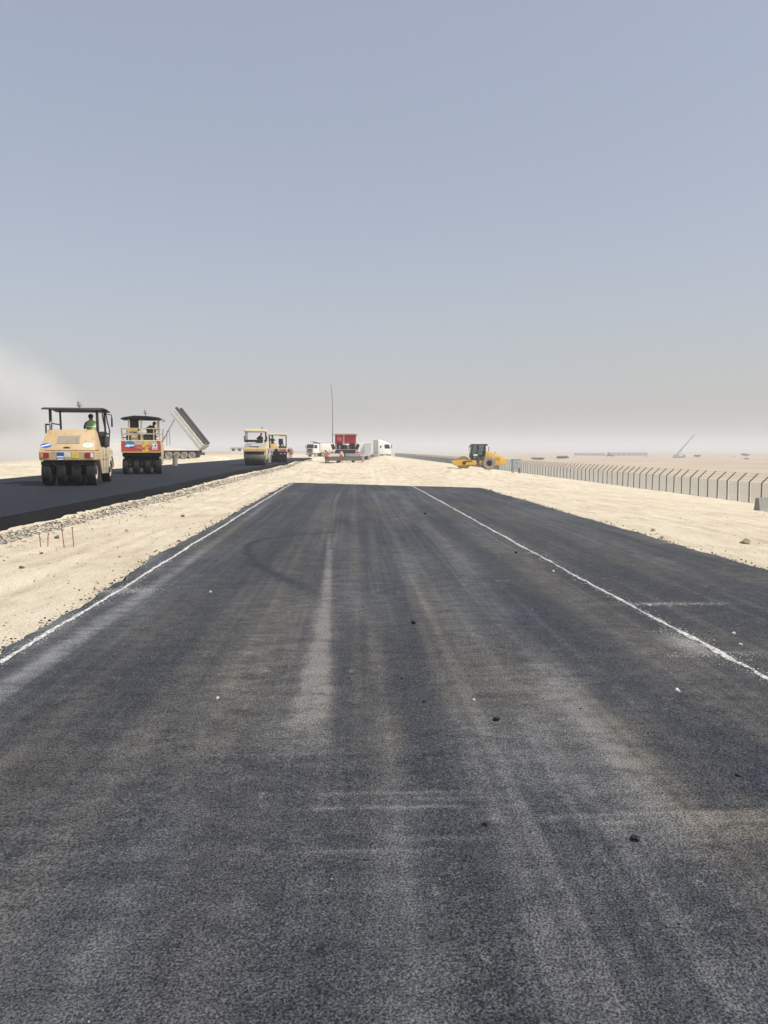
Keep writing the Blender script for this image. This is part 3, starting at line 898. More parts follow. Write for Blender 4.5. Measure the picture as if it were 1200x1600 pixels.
        for dz in (.12, .27):
            bnd = MB()
            a = [r for r in rings if r[0] <= dz + .02][-1]
            for k in range(16):
                t0, t1 = 2 * math.pi * k / 16, 2 * math.pi * (k + 1) / 16
                P_ = [M @ Vector(((a[1] + .012) * math.cos(t), (a[2] + .012) * math.sin(t), dz + h)) + Vector((0, 0, pz)) for t, h in ((t0, -.022), (t1, -.022), (t1, .022), (t0, .022))]
                vs_ = [bnd.bm.verts.new(p) for p in P_]; bnd.bm.faces.new(vs_)
            bmesh.ops.remove_doubles(bnd.bm, verts=bnd.bm.verts, dist=1e-4)
            bnd.build('reflective_band', 'sticker_white', v_)
    c = hd + upv * .085
    hb = MB()
    if head in ('helmet_white', 'helmet_yellow'):
        hb.lathe([(0, .12), (.05, .112), (.085, .085), (.108, .035), (.112, 0), (.14, -.006), (.14, -.014), (.10, -.012)], (0, 0, 0), 'Z', 16)
        nm = 'helmet'; hm = head
    else:
        hb.ball((0, -.012, -.005), .104, 12, (1, 1.05, 1.0)); nm = 'hair' if head is None else 'head_scarf'; hm = head or 'hair'
    h_ = hb.build(nm, hm, o)
    h_.location = c + upv * .01; h_.rotation_euler = M.to_euler()
    o.location = loc; o.rotation_euler = (0, 0, rz); o.scale = (hgt,) * 3
    return tag(o, label, 'person')

# ------------------------------------------------------------------ shared machine parts
def wheel(root, x, y, z, r, w, rim_r=.52, tyre='rubber', rim='rim_paint', name='wheel', lugs=0):
    mb = MB(); h = w / 2; ri = r * rim_r
    mb.lathe([(ri, -h * .80), (r * .80, -h), (r * .93, -h * .96), (r, -h * .72), (r, h * .72), (r * .93, h * .96), (r * .80, h), (ri, h * .80)], (0, 0, 0), 'X', 30)
    if lugs:
        for k in range(lugs):
            a = 2 * math.pi * k / lugs
            for s_ in (-1, 1):
                aa = a + (.5 * 2 * math.pi / lugs if s_ > 0 else 0)
                mt = Matrix.Rotation(aa, 3, 'X') @ Matrix.Rotation(s_ * .5, 3, 'Z')
                mb.box(min(s_ * h * .1, s_ * h * .9), max(s_ * h * .1, s_ * h * .9), -.03, .03, r - .01, r + .035, 0, mt, (0, 0, 0))
    o = mb.build(name, tyre, root); o.location = (x, y, z)
    rb = MB()
    rb.lathe([(0, -h * .45), (ri * .35, -h * .45), (ri * .5, -h * .25), (ri * .85, -h * .3), (ri * .9, -h * .78), (ri * 1.02, -h * .82), (ri * 1.02, h * .82), (ri * .9, h * .78), (ri * .85, h * .3), (ri * .5, h * .25), (ri * .35, h * .45), (0, h * .45)], (0, 0, 0), 'X', 20)
    for k in range(8):
        a = 2 * math.pi * k / 8
        for s_ in (-1, 1): rb.cyl((s_ * h * .30, ri * .62 * math.cos(a), ri * .62 * math.sin(a)), (s_ * h * .42, ri * .62 * math.cos(a), ri * .62 * math.sin(a)), ri * .06, seg=6)
    rb.build('rim', rim, o)
    return o

def seat(root, x, y, z, mat='badge_black', back=.52):
    mb = MB(); mb.box(x - .25, x + .25, y - .25, y + .25, z - .1, z, .03); mb.box(x - .24, x + .24, y - .32, y - .2, z - .02, z + back, .04)
    mb.cyl((x, y, z - .35), (x, y, z - .1), .08)
    return mb.build('seat', mat, root)

def steering(root, x, y, z, mat='badge_black'):
    mb = MB(); mb.cyl((x, y + .35, z - .65), (x, y + .08, z), .035)
    for k in range(14):
        a, c = 2 * math.pi * k / 14, 2 * math.pi * (k + 1) / 14
        f = lambda t: (x + .19 * math.cos(t), y + .06 + .16 * math.sin(t), z + .05 + .10 * math.sin(t))
        mb.cyl(f(a), f(c), .016, seg=6)
    mb.cyl((x - .19, y + .06, z + .05), (x + .19, y + .06, z + .05), .014, seg=6)
    return mb.build('steering_wheel', mat, root)

def beacon(root, x, y, z, h=.12):
    mb = MB(); mb.cyl((x, y, z), (x, y, z + h), .018, seg=8)
    o = mb.build('beacon', 'black_paint', root)
    c = MB(); c.lathe([(.07, h), (.10, h + .03), (.10, h + .05), (.075, h + .06), (.08, h + .17), (.06, h + .22), (0, h + .23)], (x, y, z), 'Z', 14)
    c.build('beacon_lens', 'grey_paint', o)
    return o

def oval(x, z, rx, rz_, depth, y, n_=24):
    return [(x + rx * math.cos(2 * math.pi * k / n_), z + rz_ * math.sin(2 * math.pi * k / n_)) for k in range(n_)]

def shape_y(parent, name, mat, prof, y0, y1, rot=None, piv=(0, 0, 0), label=None):
    """a flat plate whose outline lies in x,z; rot tips it about piv"""
    mb = MB(); mb.prism(prof, y0, y1, 'Y', 0)
    if rot is not None: bmesh.ops.rotate(mb.bm, cent=piv, matrix=rot, verts=mb.bm.verts)
    return mb.build(name, mat, parent, label=label)
def rect(x0, x1, z0, z1): return [(x0, z0), (x1, z0), (x1, z1), (x0, z1)]

# ------------------------------------------------------------------ tan pneumatic roller (nearest)
def place(rear_x, rear_y, rear_off, yaw):
    f = (-math.sin(yaw), math.cos(yaw))
    return rear_x + f[0] * rear_off, rear_y + f[1] * rear_off

yaw = R(8.5)
ax, ay = place(-10.92, 30.3, 1.6, yaw)
AZ = float(left_road_z(30.3)) + .005
A = thing('pneumatic_roller', 'tan pneumatic tyre roller with black canopy, nearest on the raised road', 'roller', (ax, ay, AZ), yaw, 'rollers on the raised road')
for y in (-1.6, 1.72):
    for x in (-.80, -.27, .27, .80): wheel(A, x, y, .50, .50, .36)
mb = MB(); mb.box(-1.02, 1.02, -2.13, -1.15, .97, 1.33, .03)
mb.hull([(-1.02, -1.15, .97), (1.02, -1.15, .97), (-1.02, -1.15, 1.33), (1.02, -1.15, 1.33), (-1.0, -.6, .42), (1.0, -.6, .42), (-1.0, -.6, 1.5), (1.0, -.6, 1.5)], .02)
body = mb.build('rear_body', 'tan_paint', A)
mb = MB(); mb.hull([(sx_ * x, y, z) for sx_ in (-1, 1) for (x, y, z) in ((1.01, -2.12, 1.345), (1.01, -2.08, 1.40), (.86, -1.42, 2.10), (.84, -1.30, 2.16), (.84, -.62, 2.16), (1.0, -.62, 1.40), (1.0, -.62, 1.345))], .035)
hood = mb.build('hood', 'tan_paint', A)
tip = Matrix.Rotation(-math.atan2(.66, .70), 3, 'X')
ph = (0, -2.08, 1.40)        # hinge line of the sloping rear face
def on_hood(name, mat, prof, d0, d1, parent=hood, label=None):
    return shape_y(parent, name, mat, [(u_, ph[2] + v_) for u_, v_ in prof], ph[1] - d1, ph[1] - d0, tip, ph, label)
gr = on_hood('grille', 'grey_paint', rect(-.43, .40, .28, .72), -.01, .012)
gr['label'] = 'pale rectangular mesh grille in the hood'
for k in range(9):
    on_hood('slat', 'cream_paint', rect(-.41, .38, .305 + k * .046, .322 + k * .046), .012, .026, hood)
lg = on_hood('logo_sticker', 'logo_blue', oval(-.80, .18, .20, .115, 0, 0), .0, .008, label='blue oval logo sticker with a white sweep')
on_hood('logo_stripe', 'sticker_white', [(-.98, .10), (-.64, .21), (-.64, .26), (-.80, .22), (-.96, .16)], .008, .012, lg)
lg = on_hood('round_sticker', 'sticker_white', oval(.72, .20, .20, .125, 0, 0), .0, .008, label='white oval sticker with green writing')
on_hood('sticker_print', 'sticker_green', [(.60, .23), (.70, .29), (.80, .25), (.76, .21), (.62, .21)], .008, .012, lg)
on_hood('sticker_print', 'sticker_green', rect(.60, .84, .13, .16), .008, .012, lg)
bd = on_hood('badge', 'badge_black', rect(-.16, .08, .035, .085), .0, .012)
on_hood('latch', 'badge_black', rect(-.13, .05, .09, .105), .0, .018, hood)
yb = -2.13
tl = shape_y(A, 'tail_light', 'lamp_red', rect(-.95, -.66, 1.08, 1.26), yb - .03, yb + .01)
shape_y(tl, 'indicator', 'lamp_amber', rect(-.95, -.87, 1.085, 1.255), yb - .034, yb - .028)
tl = shape_y(A, 'tail_light', 'lamp_red', rect(.64, .93, 1.08, 1.26), yb - .03, yb + .01)
shape_y(tl, 'indicator', 'lamp_clear', rect(.84, .93, 1.085, 1.255), yb - .034, yb - .028)
pl = shape_y(A, 'logo_plate', 'logo_blue', rect(-.38, -.13, .99, 1.27), yb - .012, yb + .01, label='blue and white logo plate')
shape_y(pl, 'plate_stripe', 'sticker_white', rect(-.38, -.13, 1.085, 1.135), yb - .016, yb - .011)
shape_y(pl, 'plate_stripe', 'sticker_white', rect(-.36, -.15, 1.0, 1.04), yb - .016, yb - .011)
np_ = shape_y(A, 'number_plate', 'sticker_white', rect(-.11, .11, 1.09, 1.27), yb - .012, yb + .01)
for k in range(4): shape_y(np_, 'plate_digit', 'sticker_green', rect(-.09 + k * .048, -.058 + k * .048, 1.12, 1.165), yb - .015, yb - .011)
for k in range(4): shape_y(np_, 'plate_digit', 'sticker_green', rect(-.09 + k * .048, -.058 + k * .048, 1.195, 1.235), yb - .015, yb - .011)
yp = shape_y(A, 'yellow_plate', 'plate_yellow', rect(.15, .39, 1.06, 1.28), yb - .012, yb + .01, label='yellow plate with a dark mark')
shape_y(yp, 'plate_mark', 'ochre_paint', [(.19, 1.19), (.24, 1.12), (.33, 1.17), (.33, 1.2), (.25, 1.16)], yb - .015, yb - .011)
mb = MB(); mb.box(-.95, .95, -1.1, 1.2, .55, .96, .02); mb.box(-.9, .9, -2.0, -1.1, .86, .965, .01); mb.cyl((-.95, -1.6, .5), (.95, -1.6, .5), .09); mb.cyl((-.95, 1.72, .5), (.95, 1.72, .5), .09); mb.box(-.10, .10, -1.9, -1.3, .5, .97)
mb.build('chassis', 'underside', A)
mb = MB(); mb.hull([(s_ * x, y, z) for s_ in (-1, 1) for (x, y, z) in ((1.0, -.58, .42), (1.0, .95, .40), (1.0, 1.05, 1.0), (.98, 1.05, 1.48), (.98, -.58, 1.48))], .03)
mb.build('side_body', 'cream_paint', A)
mb = MB(); mb.box(-.98, .98, 1.06, 2.35, 1.05, 1.42, .04); mb.hull([(s_ * x, y, z) for s_ in (-1, 1) for (x, y, z) in ((.95, 1.1, 1.42), (.95, 2.3, 1.42), (.7, 2.1, 1.70), (.8, 1.2, 1.75))], .03)
mb.build('front_body', 'cream_paint', A)
for s_ in (-1, 1):
    mb = MB(); mb.tube([(s_ * .99, 1.72 + .62 * math.cos(t), .50 + .62 * math.sin(t)) for t in np.linspace(.2, 2.9, 9)], .035, 6); mb.build('fender', 'cream_paint', A)
for s_ in (-1, 1):
    for (y0, y1, z0, z1) in ((-.30, -.285, .48, 1.42), (.38, .395, .48, 1.42), (-.55, 1.0, .99, 1.005), (-.30, .38, .62, .632)):
        mb = MB(); mb.box(s_ * 1.0 - .006, s_ * 1.0 + .006, y0, y1, z0, z1, 0); mb.build('panel_seam', 'badge_black', A)
    mb = MB(); mb.box(s_ * 1.0 - .02, s_ * 1.0 + .02, .30, .36, 1.10, 1.22, .01); mb.build('door_handle', 'badge_black', A)
    mb = MB(); mb.tube([(s_ * .5, -2.08, 1.0), (s_ * .52, -2.12, .82), (s_ * .3, -2.1, .72), (s_ * .12, -1.95, .80)], .022); mb.build('hose', 'rubber', A)
    mb = MB(); mb.box(s_ * .55 - .42, s_ * .55 + .42, -2.06, -2.03, .80, .94, .005); mb.build('mud_flap', 'rubber', A)
mb = MB(); mb.tube([(-.75, -1.35, 2.1), (-.75, -1.35, 2.38), (-.72, -1.28, 2.46)], .04); mb.build('exhaust_pipe', 'dull_steel', A)
mb = MB(); mb.box(-.98, .98, -.6, 1.05, 1.485, 1.53, .01); mb.build('platform', 'black_paint', A)
mb = MB(); mb.box(.70, 1.06, .22, .92, 1.53, 1.95, .04); mb.build('side_console', 'black_paint', A)
seat(A, .52, -.02, 1.92, back=.22); steering(A, .52, .42, 2.12)
mb = MB(); mb.hull([(x, y, z) for x in (-.1, 1.0 - .1) for (y, z) in ((.75, 1.53), (1.0, 1.53), (.95, 2.1), (.8, 2.15))], .03); mb.build('dashboard', 'black_paint', A)
mb = MB()
prof = [(-1.15, 2.935), (-.9, 2.985), (-.3, 3.02), (.5, 3.015), (1.5, 2.95), (1.5, 2.99), (.5, 3.06), (-.3, 3.065), (-.9, 3.03), (-1.15, 2.965)]
mb.prism(prof, -1.12, 1.05, 'X', .008); mb.build('canopy', 'black_paint', A)
for x in (-.88, .88):
    mb = MB(); mb.hull([(x + dx, y, z) for dx in (-.045, .045) for (y, z) in ((-.75, 2.1), (-.60, 2.1), (-.78, 2.99), (-.66, 2.99))], .01); mb.build('post', 'black_paint', A)
    mb = MB(); mb.tube([(x, 1.15, 1.5), (x, 1.12, 2.2), (x, 1.02, 2.99)], .042); mb.build('post', 'black_paint', A)
mb = MB(); mb.tube([(-.88, -.70, 2.36), (-1.06, -.70, 2.38), (-1.06, -.70, 2.02)], .03); mb.tube([(-.88, -.6, 2.42), (-.88, 1.1, 2.42)], .025); mb.build('handrail', 'black_paint', A)
mb = MB(); mb.tube([(1.0, .15, 1.55), (1.02, .2, 2.25), (.98, .05, 2.6), (.95, .0, 2.98)], .026); mb.tube([(1.02, 1.05, 1.5), (1.06, 1.1, 2.2), (1.0, .95, 2.55), (.95, .9, 2.97)], .026); mb.tube([(1.02, .2, 2.2), (1.04, .6, 2.0), (1.05, 1.08, 2.1)], .024)
mb.build('handrail', 'black_paint', A)
mb = MB(); mb.box(1.10, 1.15, 1.25, 1.45, 2.35, 2.72, .02); mb.tube([(.9, 1.2, 2.9), (1.12, 1.35, 2.85), (1.12, 1.35, 2.6)], .02); mb.build('mirror', 'black_paint', A)
beacon(A, .05, .2, 3.05, .09)
def to_world(root, x, y, z):
    return root.matrix_basis @ Vector((x, y, z))
person('person', 'driver in a green vest on the nearest roller', to_world(A, .52, -.02, 1.92), yaw + .25, 'sit', 'cloth_dark', 'cloth_dark', 'vest_green', None, .05)

# ------------------------------------------------------------------ cream roller with red band
yaw = R(11.5)
bx, by = place(-11.6, 43.0, 1.5, yaw)
B = thing('pneumatic_roller', 'cream pneumatic roller with red band, railed deck and dark canopy', 'roller', (bx, by, float(left_road_z(43)) + .005), yaw, 'rollers on the raised road')
for x in (-.87, -.30, .30, .87): wheel(B, x, -1.5, .42, .42, .30)
for x in (-.58, 0, .58): wheel(B, x, 1.6, .42, .42, .30)
mb = MB(); mb.box(-1.05, 1.05, -2.0, -.9, 1.17, 1.85, .03); mb.build('rear_body', 'cream_paint', B)
mb = MB(); mb.box(-.9, .9, -1.6, 1.9, .82, 1.19, .02); mb.box(-1.0, 1.0, -1.9, -1.05, .95, 1.165, .02); mb.cyl((-.95, -1.5, .42), (.95, -1.5, .42), .08); mb.cyl((-.8, 1.6, .42), (.8, 1.6, .42), .08)
for x in (-.58, 0, .58): mb.box(x - .05, x + .05, -1.75, -1.25, .4, .95)
mb.build('chassis', 'underside', B)
mb = MB(); mb.hull([(s_ * x, y, z) for s_ in (-1, 1) for (x, y, z) in ((1.02, -.9, .5), (1.02, .9, .5), (1.02, 1.1, 1.0), (1.02, 2.2, 1.05), (1.02, 2.2, 1.6), (1.02, -.9, 1.84))], .03); mb.build('side_body', 'cream_paint', B)
yb = -2.0
bd = shape_y(B, 'red_band', 'red_paint', rect(-1.03, 1.03, 1.235, 1.60), yb - .008, yb + .01, label='red band across the rear')
for x in (-.95, .89): shape_y(bd, 'red_corner', 'red_paint', rect(x - .07, x + .12, 1.60, 1.80), yb - .008, yb + .01)
fl = shape_y(B, 'flame_graphic', 'plate_yellow', [(.0, 1.22), (.42, 1.25), (.30, 1.40), (.48, 1.47), (.28, 1.60), (.46, 1.75), (.12, 1.82), (.18, 1.62), (.0, 1.55), (.14, 1.40)], yb - .013, yb - .007, label='yellow and orange flame shaped graphic')
shape_y(fl, 'flame_core', 'orange_paint', [(.10, 1.30), (.26, 1.32), (.22, 1.45), (.62, 1.50), (.60, 1.60), (.24, 1.56), (.12, 1.46)], yb - .017, yb - .012)
shape_y(fl, 'flame_tail', 'orange_paint', [(-.30, 1.42), (.02, 1.36), (.05, 1.46), (-.2, 1.54)], yb - .017, yb - .007)
lg = shape_y(B, 'logo_sticker', 'logo_sky', oval(-.60, 1.66, .26, .15, 0, 0), yb - .016, yb - .006, label='blue and white oval logo')
shape_y(lg, 'logo_stripe', 'sticker_white', [(-.88, 1.50), (-.70, 1.64), (-.62, 1.60), (-.36, 1.60), (-.36, 1.52), (-.6, 1.46)], yb - .021, yb - .014)
shape_y(lg, 'logo_stripe', 'logo_blue', [(-.62, 1.44), (-.36, 1.48), (-.34, 1.52), (-.62, 1.51)], yb - .026, yb - .014)
pl = shape_y(B, 'number_plate', 'sticker_white', rect(.56, .84, 1.34, 1.66), yb - .016, yb - .006)
shape_y(pl, 'plate_digit', 'badge_black', rect(.70, .78, 1.50, 1.60), yb - .020, yb - .015)
shape_y(pl, 'plate_digit', 'badge_black', rect(.58, .82, 1.40, 1.43), yb - .020, yb - .015)
shape_y(B, 'lower_trim', 'ochre_paint', rect(-1.04, 1.04, 1.17, 1.235), yb - .010, yb + .01)
mb = MB()
for k in range(26):
    x = random.uniform(-.75, .75); y = random.uniform(-1.8, -1.0); w_ = random.uniform(.05, .16); h_ = random.uniform(.10, .42)
    if k % 3 == 0: mb.cyl((x, y, 1.85), (x, y, 1.85 + h_), w_ * .6, seg=10)
    elif k % 3 == 1: mb.box(x - w_, x + w_, y - w_, y + w_, 1.85, 1.85 + h_, .02)
    else: mb.tube([(x, y, 1.85), (x, y, 1.85 + h_), (x + random.uniform(-.4, .4), y, 1.85 + h_)], .03, 6)
mb.build('engine', 'engine_dark', B)
for (x, y, w_, h_) in ((-.35, -1.7, .2, .30), (.05, -1.75, .13, .42), (.3, -1.6, .15, .25)):
    mb = MB(); mb.box(x - w_, x + w_, y - .1, y + .12, 1.85, 1.85 + h_, .03); mb.build('engine_cover', 'cream_paint', B)
mb = MB(); mb.box(-.85, -.25, -1.0, -.3, 2.30, 2.48, .03); mb.build('tool_box', 'ochre_paint', B)
mb = MB(); mb.box(-.98, .98, -1.0, 1.2, 1.845, 1.90, .01); mb.box(-.95, .95, -.95, 1.1, 2.22, 2.27, .01); mb.build('platform', 'ochre_paint', B)
for x in (-.98, -.66, 0.0, .66, .98):
    mb = MB(); mb.tube([(x, -1.92, 1.85), (x, -1.92, 2.48)], .028); mb.build('rail_post', 'cream_paint', B)
for z in (2.18, 2.48):
    mb = MB(); mb.tube([(-.98, -.9, z), (-.98, -1.92, z), (.98, -1.92, z), (.98, -.9, z)], .028); mb.build('rail', 'cream_paint', B)
for s_ in (-1, 1):
    mb = MB(); mb.tube([(s_ * 1.08, -.9, 1.9), (s_ * 1.12, -.85, 2.5), (s_ * 1.12, -.3, 2.5), (s_ * 1.08, -.2, 1.9)], .026); mb.build('handrail', 'grey_paint', B)
mb = MB(); mb.tube([(1.25, 1.0, 1.6), (1.27, 1.0, 2.45), (1.40, 1.1, 2.45), (1.42, 1.1, 1.6)], .024); mb.build('handrail', 'grey_paint', B)
seat(B, .45, -.2, 2.10, 'engine_dark'); seat(B, -.45, -.1, 2.50, 'engine_dark'); steering(B, .45, .35, 2.5)
for (x, y) in ((-.72, -.85), (-.05, -.85), (.82, -.85), (-.72, 1.0), (.82, 1.0)):
    mb = MB(); mb.tube([(x, y, 2.2), (x, y, 3.08)], .036); mb.build('post', 'pale_cream_paint', B)
mb = MB(); prof = [(-1.12, 3.01), (-.9, 3.07), (-.4, 3.13), (.4, 3.10), (1.0, 3.03), (1.18, 2.95), (1.18, 3.0), (.9, 3.13), (.3, 3.20), (-.4, 3.22), (-.95, 3.13), (-1.12, 3.06)]
mb.prism(prof, -1.15, 1.25, 'Y', .01)
for k in range(5): mb.box(-.95, .9, -1.0 + k * .5, -.94 + k * .5, 3.02, 3.09, .005)
mb.build('canopy', 'black_paint', B)
mb = MB(); mb.ball((1.12, -1.05, 2.98), .09, 10); mb.cyl((1.12, -1.16, 2.98), (1.12, -1.10, 2.98), .08); mb.build('work_lamp', 'grey_paint', B)
beacon(B, .15, -.2, 3.2, .16)
person('person', 'driver in brown leaning sideways on the red banded roller', to_world(B, .40, -.15, 2.10), yaw + .5, 'sit', 'cloth_brown', 'cloth_pale', None, 'hair', .15, .45)

# ------------------------------------------------------------------ double drum roller
yaw = R(4.5)
cx_, cy_ = place(-8.28, 66.0, 1.7, yaw)
C = thing('drum_roller', 'double drum steel roller with pale cream roof, coming along the raised road', 'roller', (cx_, cy_, float(left_road_z(66)) + .004), yaw, 'rollers on the raised road')
for y in (-1.7, 1.7):
    mb = MB(); mb.lathe([(0, -.83), (.60, -.83), (.645, -.85), (.66, -.82), (.66, .82), (.645, .85), (.60, .83), (0, .83)], (0, 0, 0), 'X', 40)
    o = mb.build('drum', 'drum_steel', C); o.location = (0, y, .66)
    for s_ in (-1, 1):
        mb = MB(); mb.hull([(s_ * x, y + dy, z) for x in (.87, .95) for (dy, z) in ((-.16, .5), (.16, .5), (-.45, 1.35), (.45, 1.35))], .02); mb.build('yoke_arm', 'pale_cream_paint', C)
mb = MB(); mb.box(-.97, .97, -2.42, -1.0, 1.36, 1.50, .02); mb.build('rear_deck', 'pale_cream_paint', C)
mb = MB(); mb.hull([(s_ * x, y, z) for s_ in (-1, 1) for (x, y, z) in ((.93, -2.36, 1.505), (.93, -1.0, 1.505), (.78, -2.15, 1.86), (.78, -1.0, 1.9))], .03); mb.build('rear_hood', 'grey_paint', C)
pl = shape_y(C, 'name_board', 'sticker_white', rect(-.34, .40, 1.63, 1.73), -2.40, -2.30)
pl['label'] = 'white name strip on the grey hood'
mb = MB(); mb.box(-.95, .95, -2.45, -2.30, 1.16, 1.37, .02); mb.build('spray_bar_guard', 'ochre_paint', C)
mb = MB()
for k in range(7): mb.cyl((-.72 + k * .24, -2.46, 1.20), (-.72 + k * .24, -2.42, 1.20), .025, seg=8)
mb.cyl((-.8, -2.40, 1.13), (.8, -2.40, 1.13), .03); mb.build('spray_bar', 'badge_black', C)
mb = MB(); mb.box(-.9, .9, -1.0, 1.0, .55, 1.45, .04); mb.box(-.95, .95, 1.0, 2.4, 1.36, 1.9, .05); mb.build('middle_frame', 'pale_cream_paint', C)
mb = MB(); mb.box(-.88, .95, -1.0, .75, 1.46, 1.52, .01); mb.build('platform', 'black_paint', C)
mb = MB(); mb.hull([(x, y, z) for x in (-.8, .35) for (y, z) in ((-1.3, 1.97), (-1.05, 1.97), (-1.25, 2.14), (-1.1, 2.16))], .02); mb.tube([(-.82, -1.35, 1.95), (-.82, -1.35, 2.14), (.8, -1.35, 2.14), (.8, -1.35, 1.95)], .03); mb.build('console', 'black_paint', C)
mb = MB(); mb.box(.74, 1.12, -1.2, -.3, 1.35, 2.0, .06); mb.build('side_tank', 'pale_cream_paint', C)
seat(C, .38, -.35, 1.88); steering(C, .3, -.95, 2.25)
for (x, y) in ((-.80, -1.25), (.86, -1.25), (-.80, .7), (.86, .7)):
    mb = MB(); mb.tube([(x, y, 1.95), (x, y, 2.86)], .036); mb.build('post', 'black_paint', C)
mb = MB(); mb.box(-.94, .94, -1.6, 1.0, 2.84, 3.04, .05); mb.build('roof', 'pale_cream_paint', C)
mb = MB(); mb.tube([(-.95, -.9, 1.97), (-.97, -.9, 2.5), (-.97, .2, 2.5), (-.95, .2, 1.97)], .026); mb.tube([(.93, -.9, 1.97), (.96, -.9, 2.45), (.96, .2, 2.45), (.93, .2, 1.97)], .026); mb.build('handrail', 'black_paint', C)
beacon(C, .56, .1, 3.04, .10)
person('person', 'driver in dark clothes under the pale cream roller roof', to_world(C, .38, -.40, 1.88), yaw + math.pi - .5, 'sit', 'cloth_dark', 'cloth_dark', None, 'canvas_pink', .12, -.25)
person('person', 'worker in a lilac shirt beside the double drum roller', (-7.86, 73.5, float(left_road_z(73)) + .005), R(200), 'stand', 'cloth_lilac', 'cloth_pale', None, None, stride=.4)

# ------------------------------------------------------------------ far cream roller
yaw = R(4.0)
dx_, dy_ = place(-8.05, 83.0, 1.5, yaw)
D = thing('pneumatic_roller', 'small far cream roller with flat roof behind the double drum roller', 'roller', (dx_, dy_, float(left_road_z(83)) + .005), yaw, 'rollers on the raised road')
for x in (-.84, -.42, 0, .42, .84): wheel(D, x, -1.5, .46, .46, .36)
for x in (-.6, -.2, .2, .6): wheel(D, x, 1.6, .46, .46, .34)
mb = MB(); mb.box(-.98, .98, -2.0, 2.0, .82, 1.16, .02); mb.box(-1.0, 1.0, -2.0, -1.2, .6, .9, .02); mb.build('chassis', 'underside', D)
for x in (-.72, .38, .78):
    mb = MB(); mb.box(x - .12, x + .12, -2.06, -1.99, .86, .97, .02); mb.build('bumper_pad', 'grey_paint', D)
mb = MB(); mb.lathe([(0, -2.10), (.17, -2.10), (.19, -2.06), (.19, -1.98)], (-.1, 0, 1.25), 'Y', 18); mb.build('rear_cap', 'underside', D)
mb = MB(); mb.box(-1.0, 1.0, -2.02, 1.9, 1.17, 1.50, .03); mb.build('body', 'cream_paint', D)
shape_y(D, 'red_stripe', 'red_paint', rect(.25, .95, 1.22, 1.38), -2.032, -2.01)
mb = MB(); mb.hull([(x, y, z) for (x, y, z) in ((-.92, -1.95, 1.5), (.0, -1.95, 1.5), (-.92, -.9, 1.5), (.0, -.9, 1.5), (-.70, -1.8, 1.92), (-.12, -1.8, 1.92), (-.72, -.95, 2.0), (-.12, -.95, 2.0))], .03); mb.build('hood', 'ochre_paint', D)
mb = MB(); mb.box(.12, .88, -1.9, -1.1, 1.5, 1.72, .03); mb.tube([(.25, -1.5, 1.7), (.3, -1.5, 2.25)], .05); mb.tube([(.62, -1.5, 1.7), (.58, -1.5, 2.15)], .06); mb.build('controls', 'engine_dark', D)
seat(D, .35, -.3, 2.0); steering(D, .35, .3, 2.2)
for (x, y) in ((-.88, -1.3), (.92, -1.3), (-.88, 1.1), (.92, 1.1)):
    mb = MB(); mb.tube([(x, y, 1.5), (x, y, 2.92)], .04); mb.build('post', 'black_paint', D)
mb = MB(); mb.box(-.98, .98, -1.6, 1.4, 2.90, 3.06, .04); mb.build('roof', 'pale_cream_paint', D)
mb = MB(); mb.box(.2, .94, -1.55, -1.2, 2.78, 2.90, .02); mb.build('roof_console', 'ochre_paint', D)
person('person', 'driver in dark green clothes on the small far roller', to_world(D, -.55, -.55, 1.95), yaw, 'sit', 'foliage', 'cloth_dark', None, None, .0)

# workers standing beyond the rollers
G = 'road workers'
for (x, y, rz, sh, tr_, ve, he, st, lab) in [
        (-8.55, 108, 170, 'cloth_brown', 'vest_orange', 'vest_orange', 'helmet_yellow', .2, 'worker in orange vest and trousers right of the small far roller'),
        (-9.05, 110, 200, 'cloth_dark', 'cloth_pale', None, 'helmet_white', .3, 'worker in dark top and white helmet beside the far roller')]:
    tag(person('person', lab, (x, y, float(left_road_z(y)) + .005), R(rz), 'stand', sh, tr_, ve, he, stride=st), group=G)
for (x, y, rz, sh, tr_, ve, he, ar, lab) in [
        (-3.25, 101.0, 150, 'vest_orange', 'cloth_brown', 'vest_orange', 'helmet_white', .8, 'worker in orange left of the red paver'),
        (-1.45, 101.4, 10, 'vest_orange', 'cloth_brown', 'vest_orange', None, 1.0, 'worker in orange bending behind the screed of the red paver'),
        (-3.55, 103.0, 60, 'vest_orange', 'cloth_brown', 'vest_orange', 'hair', .3, 'second worker in orange, standing behind the one left of the paver')]:
    tag(person('person', lab, (x, y, gz(x, y)), R(rz), 'stand', sh, tr_, ve, he, lean=.35 if ar == 1.0 else .05, arm=ar), group=G)

